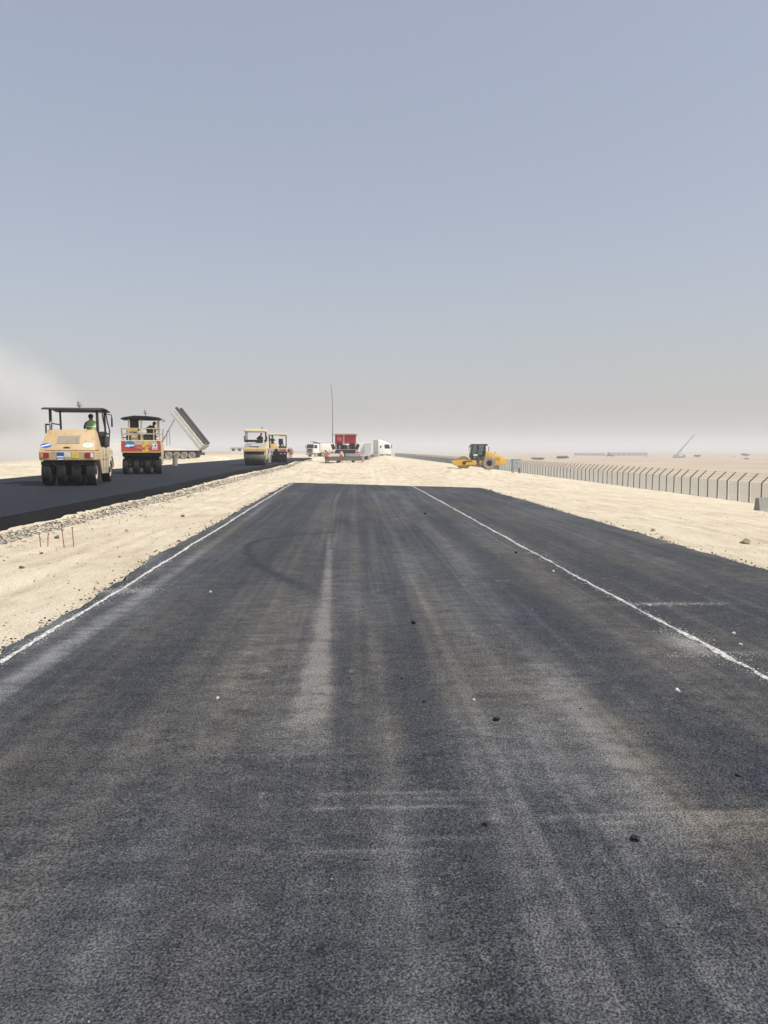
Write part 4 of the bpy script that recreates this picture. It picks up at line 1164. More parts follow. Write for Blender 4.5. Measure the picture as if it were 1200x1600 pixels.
# ------------------------------------------------------------------ asphalt paver
PVX, PVY = -.9, 105.0
P = thing('asphalt_paver', 'red asphalt paver with beige roof and wide grey screed', 'paver', (PVX, PVY, gz(PVX, PVY) + .02), R(-2))
mb = MB(); mb.box(-2.15, 2.15, -2.7, -1.9, .28, .80, .03); mb.build('screed', 'dull_steel', P)
for s_ in (-1, 1):
    mb = MB(); mb.box(s_ * 2.34 - .16, s_ * 2.34 + .16, -2.95, -1.6, .12, 1.0, .04); mb.build('end_gate', 'grey_paint', P)
    mb = MB(); mb.hull([(s_ * x, y, z) for x in (1.15, 1.35) for (y, z) in ((-2.0, .35), (-2.0, .65), (1.5, .85), (1.5, 1.1))], .02); mb.build('tow_arm', 'grey_paint', P)
    mb = MB(); mb.hull([(s_ * x, y, z) for x in (.85, 1.2) for (y, z) in ((-1.6, .1), (2.2, .1), (-1.85, .4), (2.45, .4), (-1.6, .75), (2.2, .75))], .05)
    for k in range(14): mb.box(min(s_ * .83, s_ * 1.22), max(s_ * .83, s_ * 1.22), -1.6 + k * .29, -1.42 + k * .29, .04, .12, .01)
    mb.build('crawler_track', 'dusty_rubber', P)
mb = MB(); mb.box(-2.1, 2.1, -3.02, -2.72, .62, .68, .01)
for k in range(9): mb.cyl((-2.0 + k * .5, -3.0, .66), (-2.0 + k * .5, -3.0, .30), .02, seg=6)
mb.build('walkway', 'dull_steel', P)
for (x0, x1) in ((-2.05, -.15), (.05, 2.05)):
    mb = MB(); mb.box(x0, x1, -2.80, -2.35, .82, 1.22, .04); mb.build('screed_box', 'white_paint' if x0 < 0 else 'grey_paint', P)
mb = MB(); mb.box(.25, 1.0, -2.78, -2.70, .36, .66, .02); mb.build('screed_panel', 'cabinet_grey', P)
mb = MB(); mb.box(-1.3, 1.3, -1.85, 2.4, .45, 1.72, .05); mb.build('body', 'engine_dark', P)
mb = MB(); mb.box(-1.25, 1.25, -1.85, 2.45, 1.725, 1.80, .02); mb.build('platform', 'grey_paint', P)
mb = MB(); mb.hull([(s_ * x, y, z) for s_ in (-1, 1) for (x, y, z) in ((1.1, .3, 1.8), (1.1, 2.4, 1.8), (1.0, .4, 2.4), (1.0, 2.2, 2.3))], .04); mb.build('engine_hood', 'red_paint', P)
for s_ in (-1, 1):
    mb = MB(); mb.hull([(s_ * x, y, z) for (x, y, z) in ((.3, 2.5, .55), (1.6, 2.5, .9), (1.6, 4.4, .9), (.3, 4.4, .55), (1.7, 2.5, 1.5), (1.7, 4.4, 1.4), (1.6, 2.5, 1.5), (1.6, 4.4, 1.4))], .03); mb.build('hopper_wing', 'red_paint', P)
for s_ in (-1, 1):
    seat(P, s_ * 1.0, -.9, 2.25)
    mb = MB(); mb.hull([(s_ * x, y, z) for x in (.45, 1.25) for (y, z) in ((-.25, 1.8), (.0, 1.8), (-.1, 2.65), (-.35, 2.5))], .03); mb.build('console', 'black_paint', P)
    mb = MB(); mb.box(s_ * 1.62 - .22, s_ * 1.62 + .22, -2.0, -1.8, 1.75, 2.5, .03, Matrix.Rotation(s_ * .35, 3, 'Y')); mb.tube([(s_ * 1.3, -1.85, 1.8), (s_ * 1.75, -1.9, 2.2)], .03); mb.build('control_panel', 'black_paint', P)
mb = MB()
mb.tube([(-1.3, -1.8, 1.8), (-1.3, -1.8, 2.55), (1.3, -1.8, 2.55), (1.3, -1.8, 1.8)], .035); mb.tube([(-1.3, -1.8, 2.2), (1.3, -1.8, 2.2)], .03)
for x in (-.6, 0, .6): mb.tube([(x, -1.8, 1.8), (x, -1.8, 2.55)], .03)
mb.build('rear_rail', 'black_paint', P)
for k, (x, h_) in enumerate(((-.75, .5), (-.25, .65), (.35, .55), (.75, .7))):
    mb = MB(); mb.box(x - .14, x + .14, -1.6, -1.3, 1.8, 1.8 + h_, .05); mb.build('gear_locker', 'black_paint' if k % 2 else 'grey_paint', P)
for (x, y) in ((-1.35, -1.5), (1.4, -1.5), (-1.35, 1.2), (1.4, 1.2)):
    mb = MB(); mb.tube([(x, y, 1.8), (x, y, 3.76)], .045); mb.build('post', 'white_paint', P)
mb = MB(); mb.prism([(-1.62, 3.74), (1.66, 3.76), (1.60, 3.86), (1.0, 3.93), (-1.0, 3.93), (-1.58, 3.84)], -1.9, 1.6, 'Y', .02); mb.build('roof', 'cream_paint', P)
mb = MB(); mb.box(-.12, 1.42, -1.62, -1.56, 2.62, 3.74, .02); mb.build('sun_curtain', 'canvas_red', P, label='dark red sun curtain under the roof')
mb = MB(); mb.box(-1.38, -.30, -1.62, -1.56, 2.60, 3.74, .02); mb.build('sun_curtain', 'canvas_red', P, label='dark red sun curtain left of the gap')
mb = MB(); mb.box(-.30, -.12, -1.60, -1.55, 2.62, 3.74, .01); mb.build('sun_curtain', 'cloth_pale', P, label='narrow pale curtain between the red ones')
for s_ in (-1, 1):
    mb = MB(); mb.box(s_ * 1.33 - .03, s_ * 1.33 + .03, -1.7, 2.3, .85, 1.70, .02); mb.build('side_panel', 'red_paint', P)
mb = MB(); mb.lathe([(0, -1.72), (.30, -1.70), (.36, -1.64), (.36, -1.60)], (-.80, 0, 3.22), 'Y', 20); mb.build('folded_umbrella', 'canvas_pink', P)

# ------------------------------------------------------------------ trucks
def truck_cab(root, y0, y1, w, z0, ztop, paint_='white_paint', sleeper=False):
    """cab whose nose is at y1"""
    h = w / 2; zc = z0 + (ztop - z0) * .5
    mb = MB(); mb.hull([(s_ * x, y, z) for s_ in (-1, 1) for (x, y, z) in ((h, y0, z0), (h, y1 - .05, z0), (h, y1, z0 + .3), (h, y1, zc), (h * .95, y1 - .28, ztop), (h * .95, y0, ztop))], .06)
    cab = mb.build('cab', paint_, root)
    mb = MB(); mb.hull([(s_ * x, y, z) for s_ in (-1, 1) for (x, y, z) in ((h * .90, y1 + .012, zc + .05), (h * .87, y1 - .23, ztop - .14), (h * .90, y1 - .04, zc + .05), (h * .87, y1 - .28, ztop - .14))], .005); mb.build('windscreen', 'dark_glass', cab)
    yw0 = y1 - 1.35
    for s_ in (-1, 1):
        mb = MB(); mb.hull([(s_ * x, y, z) for x in (h - .02, h + .012) for (y, z) in ((yw0, zc + .02), (y1 - .22, zc + .02), (y1 - .42, ztop - .25), (yw0, ztop - .25))], .004); d = mb.build('side_window', 'dark_glass', cab)
        mb = MB(); mb.box(s_ * (h + .13) - .06, s_ * (h + .13) + .06, y1 - .02, y1 + .08, zc + .1, zc + .75, .03); mb.build('mirror', 'badge_black', root)
        mb = MB(); mb.box(s_ * (h - .32) - .17, s_ * (h - .32) + .17, y1 - .02, y1 + .04, z0 - .12, z0 + .08, .02); mb.build('headlight', 'lamp_clear', root)
    mb = MB(); mb.box(-h, h, y1 - .25, y1 + .03, z0 - .42, z0 - .12, .04); mb.build('bumper', 'grey_paint', root)
    mb = MB(); mb.box(-h * .7, h * .7, y1 - .01, y1 + .025, z0 + .12, zc - .10, .02); g_ = mb.build('grille', 'badge_black', cab)
    for k in range(4):
        mb = MB(); mb.box(-h * .66, h * .66, y1 + .02, y1 + .045, z0 + .2 + k * .16, z0 + .25 + k * .16, .008); mb.build('slat', 'grey_paint', g_)
    return cab

# tipping trailer with its bed raised
TX, TY = -22.3, 113.0
yaw = R(82)
T = thing('tipper_truck', 'tipper truck with long silver bed raised high beyond the raised road', 'truck', (TX, TY, gz(TX, TY)), yaw)
for y in (.7, 1.85, 3.0, 4.15, 5.6, 6.7):
    for s_ in (-1, 1): wheel(T, s_ * 1.0, y, .5, .5, .5, .6, 'dusty_rubber')
wheel(T, -1.0, 9.2, .5, .5, .32, .6, 'dusty_rubber'); wheel(T, 1.0, 9.2, .5, .5, .32, .6, 'dusty_rubber')
mb = MB(); mb.box(-.45, -.3, -.3, 7.2, .95, 1.22, .01); mb.box(.3, .45, -.3, 7.2, .95, 1.22, .01)
for k in range(6): mb.box(-.45, .45, .2 + k * 1.3, .35 + k * 1.3, .95, 1.15, .01)
mb.box(-1.2, -1.1, 0, 7.0, 1.12, 1.2, .01); mb.box(1.1, 1.2, 0, 7.0, 1.12, 1.2, .01); mb.box(-.42, .42, 6.5, 9.8, .7, .95, .02)
for y in (.7, 1.85, 3.0, 4.15, 5.6, 6.7, 9.2): mb.cyl((-1.0, y, .5), (1.0, y, .5), .07, seg=8)
mb.box(-1.2, 1.2, -.5, -.35, .55, .95, .03)
mb.build('chassis', 'engine_dark', T)
truck_cab(T, 7.9, 10.0, 2.4, 1.05, 2.9)
# the bed, built flat then swung up about its rear hinge
hinge = Vector((0, -.25, 1.25)); swing = Matrix.Rotation(R(51), 3, 'X')
def bed_part(name, mat, fn, parent):
    mb = MB(); fn(mb); bmesh.ops.rotate(mb.bm, cent=hinge, matrix=swing, verts=mb.bm.verts); return mb.build(name, mat, parent)
L_ = 6.5
def tub(mb):
    t = bmesh.new(); prof = [(-1.22, 2.36), (-1.22, 1.75), (-.95, 1.38), (-.5, 1.27), (.5, 1.27), (.95, 1.38), (1.22, 1.75), (1.22, 2.36), (1.16, 2.36), (1.16, 1.78), (.9, 1.44), (.48, 1.33), (-.48, 1.33), (-.9, 1.44), (-1.16, 1.78), (-1.16, 2.36)]
    mb.prism(prof, -.25, L_, 'Y', 0)
bed = bed_part('bed', 'white_paint', tub, T); bed['label'] = 'long rounded pale metal tipping bed'
bed_part('headboard', 'white_paint', lambda mb: mb.prism([(-1.2, 2.50), (-1.2, 1.75), (-.95, 1.4), (-.5, 1.29), (.5, 1.29), (.95, 1.4), (1.2, 1.75), (1.2, 2.50)], L_, L_ + .08, 'Y', .01), bed)
bed_part('tailgate', 'grey_paint', lambda mb: mb.prism([(-1.2, 2.36), (-1.2, 1.75), (-.95, 1.4), (-.5, 1.29), (.5, 1.29), (.95, 1.4), (1.2, 1.75), (1.2, 2.36)], -.33, -.26, 'Y', .01), bed)
for s_ in (-1, 1):
    bed_part('top_rail', 'white_paint', lambda mb: mb.box(s_ * 1.22 - .06, s_ * 1.22 + .06, -.25, L_, 2.34, 2.46, .02), bed)
    for k in range(6): bed_part('rib', 'white_paint', lambda mb: mb.box(s_ * 1.25 - .04, s_ * 1.25 + .04, .5 + k * 1.15, .62 + k * 1.15, 1.75, 2.34, .01), bed)
bed_part('tarpaulin', 'engine_dark', lambda mb: [mb.cyl((sx_ * (1.12 - .2 * k), -.1, 2.56 + .08 * (k % 2)), (sx_ * (1.12 - .2 * k), L_, 2.58 + .1 * (k % 2)), .15, seg=8) for k in range(3) for sx_ in (-1, 1)], bed)
bed_part('ladder', 'engine_dark', lambda mb: [mb.box(-.3, .3, L_ + .1, L_ + .16, 1.5 + .25 * k, 1.55 + .25 * k, .01) for k in range(5)], bed)
top_pt = swing @ (Vector((0, 5.7, 1.3)) - hinge) + hinge
b0 = Vector((0, 6.3, 1.1)); dv = top_pt - b0
mb = MB(); mb.cyl(b0, b0 + dv * .34, .12); mb.cyl(b0 + dv * .34, b0 + dv * .68, .095); mb.cyl(b0 + dv * .68, top_pt, .075); mb.build('hydraulic_ram', 'grey_paint', T)

def stand_drum():
    x, y = -14.6, 64.0
    mb = MB(); mb.lathe([(0, 0), (.20, 0), (.215, .02), (.20, .04), (.20, .28), (.215, .30), (.20, .32), (.20, .56), (.215, .58), (.20, .60), (.20, .84), (.215, .87), (.19, .87), (.19, .85), (0, .85)], (0, 0, 0), 'Z', 20)
    o = mb.build('barrel', 'drum_brown'); o.location = (x, y, float(left_road_z(y)) + .006)
    tag(o, 'grey brown barrel on the far side of the raised road', 'barrel')
stand_drum()

# white tipper truck behind the paver, nose towards us
yaw = R(138)
WX, WY = -8.6, 186.0
fwd = (-math.sin(yaw), math.cos(yaw))
W = thing('tipper_truck', 'white tipper truck with dark windscreen standing left behind the red paver', 'truck', (WX, WY, gz(WX, WY) - .15), yaw)
for y in (-1.2, -2.5, -6.8, -8.0, -9.2):
    for s_ in (-1, 1): wheel(W, s_ * 1.0, y, .5, .5, .45, .6, 'dusty_rubber')
for s_ in (-1, 1): wheel(W, s_ * 1.02, 1.3, .5, .5, .32, .6, 'dusty_rubber')
mb = MB(); mb.box(-.5, .5, -10.2, 2.2, .75, 1.1, .02); mb.build('chassis', 'engine_dark', W)
truck_cab(W, .3, 2.4, 2.5, 1.0, 3.2)
mb = MB(); mb.prism([(-1.25, 3.5), (-1.25, 1.9), (-.9, 1.35), (.9, 1.35), (1.25, 1.9), (1.25, 3.5), (1.17, 3.5), (1.17, 1.95), (.85, 1.45), (-.85, 1.45), (-1.17, 1.95), (-1.17, 3.5)], -10.4, -.1, 'Y', 0); bd = mb.build('bed', 'white_paint', W)
mb = MB(); mb.box(-1.25, 1.25, -.1, .0, 1.4, 3.75, .03); mb.hull([(s_ * 1.2, y, z) for s_ in (-1, 1) for (y, z) in ((0, 3.55), (0, 3.75), (1.5, 3.72), (1.5, 3.80))], .02); mb.build('headboard', 'white_paint', bd)
for s_ in (-1, 1):
    for k in range(8):
        mb = MB(); mb.box(s_ * 1.28 - .04, s_ * 1.28 + .04, -.8 - k * 1.3, -.65 - k * 1.3, 1.9, 3.45, .01); mb.build('rib', 'white_paint', bd)
    mb = MB(); mb.box(s_ * 1.26 - .06, s_ * 1.26 + .06, -10.4, -.1, 3.42, 3.56, .02); mb.build('top_rail', 'grey_paint', bd)
    mb = MB(); mb.box(s_ * 1.15 - .05, s_ * 1.15 + .05, -6.0, -3.3, .5, 1.1, .02); mb.build('side_guard', 'engine_dark', W)

# the truck feeding the paver, seen only past its right side
def copy_tree(o, parent=None):
    c = o.copy(); col.objects.link(c); c.parent = parent
    for ch in list(o.children): copy_tree(ch, c)
    return c
W2 = copy_tree(W); W2.location = (.95, 128.0, gz(.95, 128) - .25); W2.rotation_euler = (0, 0, R(6)); W2.scale = (.85,) * 3
W2['label'] = 'white truck bed showing past the right side of the red paver'
W['group'] = W2['group'] = 'white tipper trucks by the paver'

# white tractor unit on the right
yaw = R(-68)
UX, UY = 4.3, 146.0
U = thing('tractor_truck', 'white high-roofed tractor truck behind a sand heap in the middle distance', 'truck', (UX, UY, gz(UX, UY)), yaw)
for s_ in (-1, 1):
    wheel(U, s_ * 1.02, 1.6, .5, .5, .34, .6, 'dusty_rubber')
    for y in (-1.6, -2.9): wheel(U, s_ * .98, y, .5, .5, .55, .6, 'dusty_rubber')
mb = MB(); mb.box(-.45, .45, -3.6, 2.6, .7, 1.0, .02); mb.lathe([(0, 1.25), (.5, 1.22), (.5, 1.1), (0, 1.1)], (0, -2.2, 0), 'Z', 16); mb.build('chassis', 'engine_dark', U)
cab = truck_cab(U, .3, 2.75, 2.5, 1.05, 3.15)
mb = MB(); mb.hull([(s_ * x, y, z) for s_ in (-1, 1) for (x, y, z) in ((1.22, .1, 1.05), (1.22, 1.25, 1.05), (1.20, .1, 3.75), (1.15, .4, 3.8), (1.12, 2.3, 3.2), (1.22, 1.25, 3.1))], .05); sl = mb.build('sleeper', 'white_paint', U)
for s_ in (-1, 1):
    mb = MB(); mb.box(s_ * 1.22 - .02, s_ * 1.22 + .02, .45, .75, 2.25, 2.65, .008); mb.build('sleeper_window', 'dark_glass', sl)
    mb = MB(); mb.box(s_ * 1.1 - .15, s_ * 1.1 + .15, -.9, .6, .5, 1.0, .05); mb.build('fuel_tank', 'dull_steel', U)

# ------------------------------------------------------------------ yellow single drum compactor
KX, KY = 14.05, 85.0
yaw = R(86)
K = thing('soil_compactor', 'yellow single drum soil compactor with dark cab on the sand', 'compactor', (KX, KY, gz(KX, KY) + .01), yaw)
mb = MB(); mb.lathe([(0, -.98), (.62, -.98), (.66, -1.04), (.72, -1.05), (.74, -1.0), (.74, 1.0), (.72, 1.05), (.66, 1.04), (.62, .98), (0, .98)], (0, 0, 0), 'X', 40)
dr = mb.build('drum', 'drum_dusty', K); dr.location = (0, 1.75, .74)
for s_ in (-1, 1):
    mb = MB(); mb.prism([(.55, .55), (2.6, .42), (3.05, .70), (2.75, 1.02), (1.6, 1.08), (.55, .98)], s_ * 1.08, s_ * 1.22, 'X', .02); fp = mb.build('drum_frame', 'yellow_paint', K)
    mb = MB(); mb.cyl((s_ * 1.22, 1.75, .74), (s_ * 1.27, 1.75, .74), .2, seg=16); mb.box(s_ * 1.225 - .01, s_ * 1.225 + .01, .9, 1.6, .86, .98, .004); mb.build('frame_marking', 'badge_black', fp)
mb = MB(); mb.box(-1.2, 1.2, 2.72, 3.02, .58, .96, .04); mb.build('front_beam', 'yellow_paint', K)
mb = MB(); mb.box(-1.2, 1.2, .42, .80, .50, 1.0, .04); mb.box(-.5, .5, -.2, .5, .45, .95, .04); mb.build('hitch_beam', 'yellow_paint', K)
for s_ in (-1, 1): wheel(K, s_ * .85, -1.0, .70, .70, .55, .45, 'dusty_rubber', 'badge_black', lugs=18)
mb = MB(); mb.box(-.8, .8, -2.5, .1, .5, .95, .04); mb.cyl((-.9, -1.0, .70), (.9, -1.0, .70), .12); mb.build('chassis', 'yellow_paint', K)
mb = MB(); mb.hull([(s_ * x, y, z) for s_ in (-1, 1) for (x, y, z) in ((.82, -.42, .95), (.80, -.62, 1.95), (.78, -.95, 2.0), (.72, -2.55, 1.42), (.70, -2.80, 1.22), (.72, -2.80, .66), (.75, -2.1, .45), (.82, -1.6, .50))], .05)
hd_ = mb.build('hood', 'yellow_paint', K)
for s_ in (-1, 1):
    for k in range(5):
        mb = MB(); mb.box(s_ * .79 - .01, s_ * .79 + .012, -2.25, -1.65, 1.0 + k * .07, 1.03 + k * .07, .004); mb.build('vent_slat', 'ochre_paint', hd_)
mb = MB(); mb.box(-.78, .78, -.62, 1.02, .99, 1.09, .02); mb.build('cab_floor', 'black_paint', K)
for (x, ya, yt) in ((-.76, 1.0, .72), (.76, 1.0, .72), (-.76, -.6, -.6), (.76, -.6, -.6), (-.76, .2, .16), (.76, .2, .16)):
    mb = MB(); mb.tube([(x, ya, 1.05), (x, ya, 1.6), (x, yt, 2.62)], .05); mb.build('cab_post', 'black_paint', K)
mb = MB(); mb.box(-.88, .88, -.85, .95, 2.62, 2.80, .04); mb.build('cab_roof', 'black_paint', K)
mb = MB(); mb.box(-.6, .6, .90, 1.10, 2.46, 2.60, .03); mb.build('lamp_bar', 'black_paint', K)
for s_ in (-1, 1):
    mb = MB(); mb.hull([(s_ * x, y, z) for x in (.755, .768) for (y, z) in ((-.56, 1.1), (.96, 1.1), (.96, 1.6), (.70, 2.6), (-.56, 2.6))], 0); mb.build('side_pane', 'cab_glass', K)
mb = MB(); mb.hull([(s_ * .68, y, z) for s_ in (-1, 1) for (y, z) in ((.985, 1.1), (1.0, 1.1), (.985, 1.6), (1.0, 1.6), (.71, 2.6), (.725, 2.6))], 0); mb.build('windscreen', 'cab_glass', K)
mb = MB(); mb.hull([(s_ * .68, y, z) for s_ in (-1, 1) for (y, z) in ((-.61, 1.1), (-.60, 1.1), (-.61, 2.6), (-.60, 2.6))], 0); mb.build('rear_pane', 'cab_glass', K)
seat(K, 0, -.15, 1.55); steering(K, 0, .45, 1.82)
mb = MB(); mb.box(-.5, .5, .70, .88, 1.08, 1.70, .03); mb.box(-.74, -.60, -.3, .1, 1.3, 1.62, .03); mb.build('dashboard', 'black_paint', K)
mb = MB(); mb.box(.775, .80, .25, .72, 1.52, 1.68, .01); mb.box(-.80, -.775, .25, .72, 1.52, 1.68, .01); mb.build('door_sticker', 'sticker_white', K)
mb = MB(); mb.hull([(x, y, z) for x in (-.85, .85) for (y, z) in ((1.02, 1.10), (1.35, 1.12), (1.02, 1.16), (1.25, 1.36), (1.33, 1.36))], .02); mb.build('front_step', 'white_paint', K)
mb = MB(); mb.cyl((.35, -1.1, 1.9), (.35, -1.1, 2.5), .055); mb.build('exhaust_pipe', 'grey_paint', K)
mb = MB(); mb.cyl((.2, -1.75, 1.65), (.2, -1.75, 1.98), .07, .05); mb.build('air_intake', 'grey_paint', K)
for s_ in (-1, 1):
    mb = MB(); mb.tube([(s_ * .76, .8, 2.5), (s_ * 1.02, 1.05, 2.45), (s_ * 1.02, 1.05, 2.2)], .02); mb.box(s_ * 1.02 - .1, s_ * 1.02 + .1, 1.03, 1.07, 2.0, 2.3, .01); mb.build('mirror', 'black_paint', K)
    mb = MB(); mb.box(s_ * .95 - .12, s_ * .95 + .12, .0, .35, .5, .56, .01); mb.box(s_ * .95 - .12, s_ * .95 + .12, .02, .33, .78, .84, .01); mb.build('access_step', 'black_paint', K)

# ------------------------------------------------------------------ roadside things on the right
x, y = 16.05, 75.0
Q = thing('utility_cabinet', 'small grey utility box on four thin legs before the fence', 'cabinet', (x, y, gz(x, y) - .05), R(8))
mb = MB(); mb.box(-.42, .42, -.25, .25, .55, 1.42, .02); cb = mb.build('box', 'cabinet_grey', Q)
mb = MB(); mb.box(-.46, .46, -.29, .29, 1.421, 1.46, .01); mb.build('lid', 'cabinet_grey', Q)
for s_ in (-.2, .2):
    mb = MB(); mb.box(s_ - .19, s_ + .19, -.266, -.248, .60, 1.38, .006); d = mb.build('door', 'cabinet_grey', Q)
    mb = MB(); mb.cyl((s_ * .2, -.28, .98), (s_ * .2, -.28, 1.08), .014, seg=8); mb.build('handle', 'badge_black', d)
for sx_ in (-.34, .34):
    for sy_ in (-.18, .18):
        mb = MB(); mb.box(sx_ - .028, sx_ + .028, sy_ - .028, sy_ + .028, -.1, .549, .004); mb.build('leg', 'fence_steel', Q)

x, y = 19.35, 34.2
mb = MB(); mb.prism([(-.31, 0), (.31, 0), (.31, .08), (.15, .30), (.085, .82), (-.085, .82), (-.15, .30), (-.31, .08)], -1.5, 1.5, 'Y', .02)
for s_ in (-1, 1): mb.box(-.06, .06, s_ * 1.5 - .02, s_ * 1.5 + .03, .2, .7, .005)
o = mb.build('concrete_barrier', 'concrete'); o.location = (x, y, gz(x, y) - .02); o.rotation_euler = (0, 0, R(-62))
tag(o, 'grey concrete traffic barrier at the right edge of the picture', 'barrier')

# fence: thin steel posts with bent arms, one mesh panel to a bay
FX = 42.0
F = thing('boundary_fence', 'long grey mesh fence with bent barbed-wire arms along the low ground', 'fence', (FX, 70, gz(FX, 70)), 0)
def fence_post_mesh():
    mb = MB(); mb.box(-.055, .055, -.055, .055, -.5, 2.25, .008)
    mb.hull([(x_, y_, z_) for (x_, z_) in ((-.05, 2.22), (.05, 2.16), (.90, 3.12), (.97, 3.06)) for y_ in (-.042, .042)], .0)
    me = bpy.data.meshes.new('post'); mb.bm.to_mesh(me); mb.bm.free(); me.materials.append(MATS['fence_steel']); return me
def fence_panel_mesh(L):
    mb = MB(); [mb.box(-.011, .011, .2 * k - .042, .2 * k + .042, .03, 2.18, 0) for k in range(1, int(L / .2))]; [mb.box(-.008, .008, .06, L - .06, .1 + .34 * k - .012, .1 + .34 * k + .012, 0) for k in range(7)]; me = bpy.data.meshes.new('mesh_panel'); mb.bm.to_mesh(me); mb.bm.free(); me.materials.append(MATS['fence_wire']); return me
STEP = 2.4
pm, fm_ = fence_post_mesh(), fence_panel_mesh(STEP)
fd_ = fm_.copy(); fd_.materials.clear(); fd_.materials.append(MATS['fence_dark'])      # same panels in a darker colour for the far stretch
fy = 70.0; base = F.location.z
fys = []
wire = MB()
NB = 150
for k in range(NB):
    yy = fy + k * STEP
    zz = float(ground(np.array([FX]), np.array([yy]), False)[0]); zn = float(ground(np.array([FX]), np.array([yy + STEP]), False)[0])
    o = bpy.data.objects.new('post', pm); col.objects.link(o); o.parent = F; o.location = (random.uniform(-.03, .03), k * STEP, zz - base); o.rotation_euler = (R(random.uniform(-.8, .8)), R(random.uniform(-1, 1)), 0)
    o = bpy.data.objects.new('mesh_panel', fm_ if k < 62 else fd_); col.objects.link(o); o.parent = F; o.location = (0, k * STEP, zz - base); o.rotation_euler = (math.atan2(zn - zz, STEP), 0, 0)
    if k < 60:
        for q in (.25, .6, .95):
            wire.cyl((.92 * q, k * STEP, zz - base + 2.2 + .9 * q), (.92 * q, (k + 1) * STEP, zn - base + 2.2 + .9 * q), .008, seg=3)
o = wire.build('barbed_wire', 'fence_steel', F); o['kind'] = 'stuff'
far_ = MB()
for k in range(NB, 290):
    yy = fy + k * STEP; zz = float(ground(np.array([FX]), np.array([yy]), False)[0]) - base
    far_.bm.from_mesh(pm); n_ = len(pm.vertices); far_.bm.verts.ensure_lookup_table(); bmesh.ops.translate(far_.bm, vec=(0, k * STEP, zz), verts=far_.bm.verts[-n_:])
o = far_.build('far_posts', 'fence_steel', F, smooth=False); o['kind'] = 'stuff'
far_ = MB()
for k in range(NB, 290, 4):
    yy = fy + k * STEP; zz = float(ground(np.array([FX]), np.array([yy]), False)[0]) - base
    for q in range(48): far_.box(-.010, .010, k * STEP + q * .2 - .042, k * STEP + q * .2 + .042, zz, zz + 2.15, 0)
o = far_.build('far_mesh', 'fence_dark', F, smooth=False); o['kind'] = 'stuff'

# tall mast behind the paver
x, y = -5.15, 193.0
mb = MB(); zb = gz(x, y)
for k in range(8):
    z0_, z1_ = k * 2.25, (k + 1) * 2.25
    off = lambda z: .25 * math.sin(z / 18 * 3.0) - (.02 * max(0, z - 15) ** 2)
    mb.cyl((off(z0_), 0, z0_), (off(z1_), 0, z1_), .17 - .011 * k, .17 - .011 * (k + 1), 10)
M_ = thing('mast', 'tall thin grey mast rising behind the red paver', 'mast', (x, y, zb - .1))
mb.build('pole', 'mast_grey', M_)
mb = MB(); mb.box(-.35, .35, -.35, .35, -.2, .12, .02); mb.build('base_plate', 'concrete', M_)
mb = MB(); mb.cyl((-.18, 0, 17.9), (-.55, 0, 18.15), .045, seg=8); mb.build('tip_bracket', 'mast_grey', M_)

# ------------------------------------------------------------------ far things on the plain
def far_pickup(x, y, rz, mat, label, s=1.0):
    t = thing('pickup', label, 'vehicle', (x, y, gz(x, y)), rz, 'far vehicles on the plain')
    mb = MB(); mb.prism([(-2.5, .55), (2.45, .55), (2.5, .95), (1.3, 1.05), (.75, 1.7), (-.7, 1.7), (-.85, 1.05), (-2.5, 1.05)], -.9, .9, 'X', .06); mb.build('body', mat, t)
    for s_ in (-1, 1):
        mb = MB(); mb.hull([(s_ * q, a, b_) for q in (.885, .915) for (a, b_) in ((-.6, 1.12), (1.05, 1.12), (.68, 1.6), (-.6, 1.6))], 0); mb.build('side_window', 'dark_glass', t)
        for yy in (-1.55, 1.55): wheel(t, s_ * .8, yy, .38, .38, .25, .6)
    t.scale = (s,) * 3
def far_tree(x, y, h, w, label, flat=False, seed=1, cat='tree', nleaf=900):
    rg = np.random.default_rng(seed)
    t = thing('shrub' if cat == 'shrub' else 'tree', label, cat, (x, y, gz(x, y)), 0, 'far trees and shrubs on the plain')
    mb = MB(); tips = []
    th = h * (.5 if cat == 'tree' else .18)
    mb.cyl((0, 0, -.1), (.1, 0, th), .035 * h + .04, .022 * h + .03, 8)
    for k in range(7):
        a = rg.uniform(0, 6.28); e = (w * .35 * math.cos(a), w * .35 * math.sin(a), h * rg.uniform(.6, .85)); mb.cyl((.1, 0, th), e, .018 * h + .02, .01 * h, 6); tips.append(e)
    mb.build('trunk', 'bark', t)
    c = rg.standard_normal((nleaf, 3)); c /= np.linalg.norm(c, axis=1)[:, None]; c *= rg.uniform(0, 1, (nleaf, 1)) ** .4
    cl = np.array(tips)[rg.integers(0, 7, nleaf)]
    p = cl * .85 + c * np.array([w * .32, w * .32, h * (.13 if flat else .26)])
    p[:, 2] = np.maximum(p[:, 2], .1)
    d1 = rg.standard_normal((nleaf, 3)) * .11 * (w / 5 + .4); d2 = rg.standard_normal((nleaf, 3)) * .11 * (w / 5 + .4)
    v = np.stack([p - d1, p + d2, p + d1, p - d2], 1).reshape(-1, 3)
    me = bpy.data.meshes.new('crown'); me.from_pydata(v.tolist(), [], [(4 * i, 4 * i + 1, 4 * i + 2, 4 * i + 3) for i in range(nleaf)])
    link('crown', me, 'foliage', t, False)
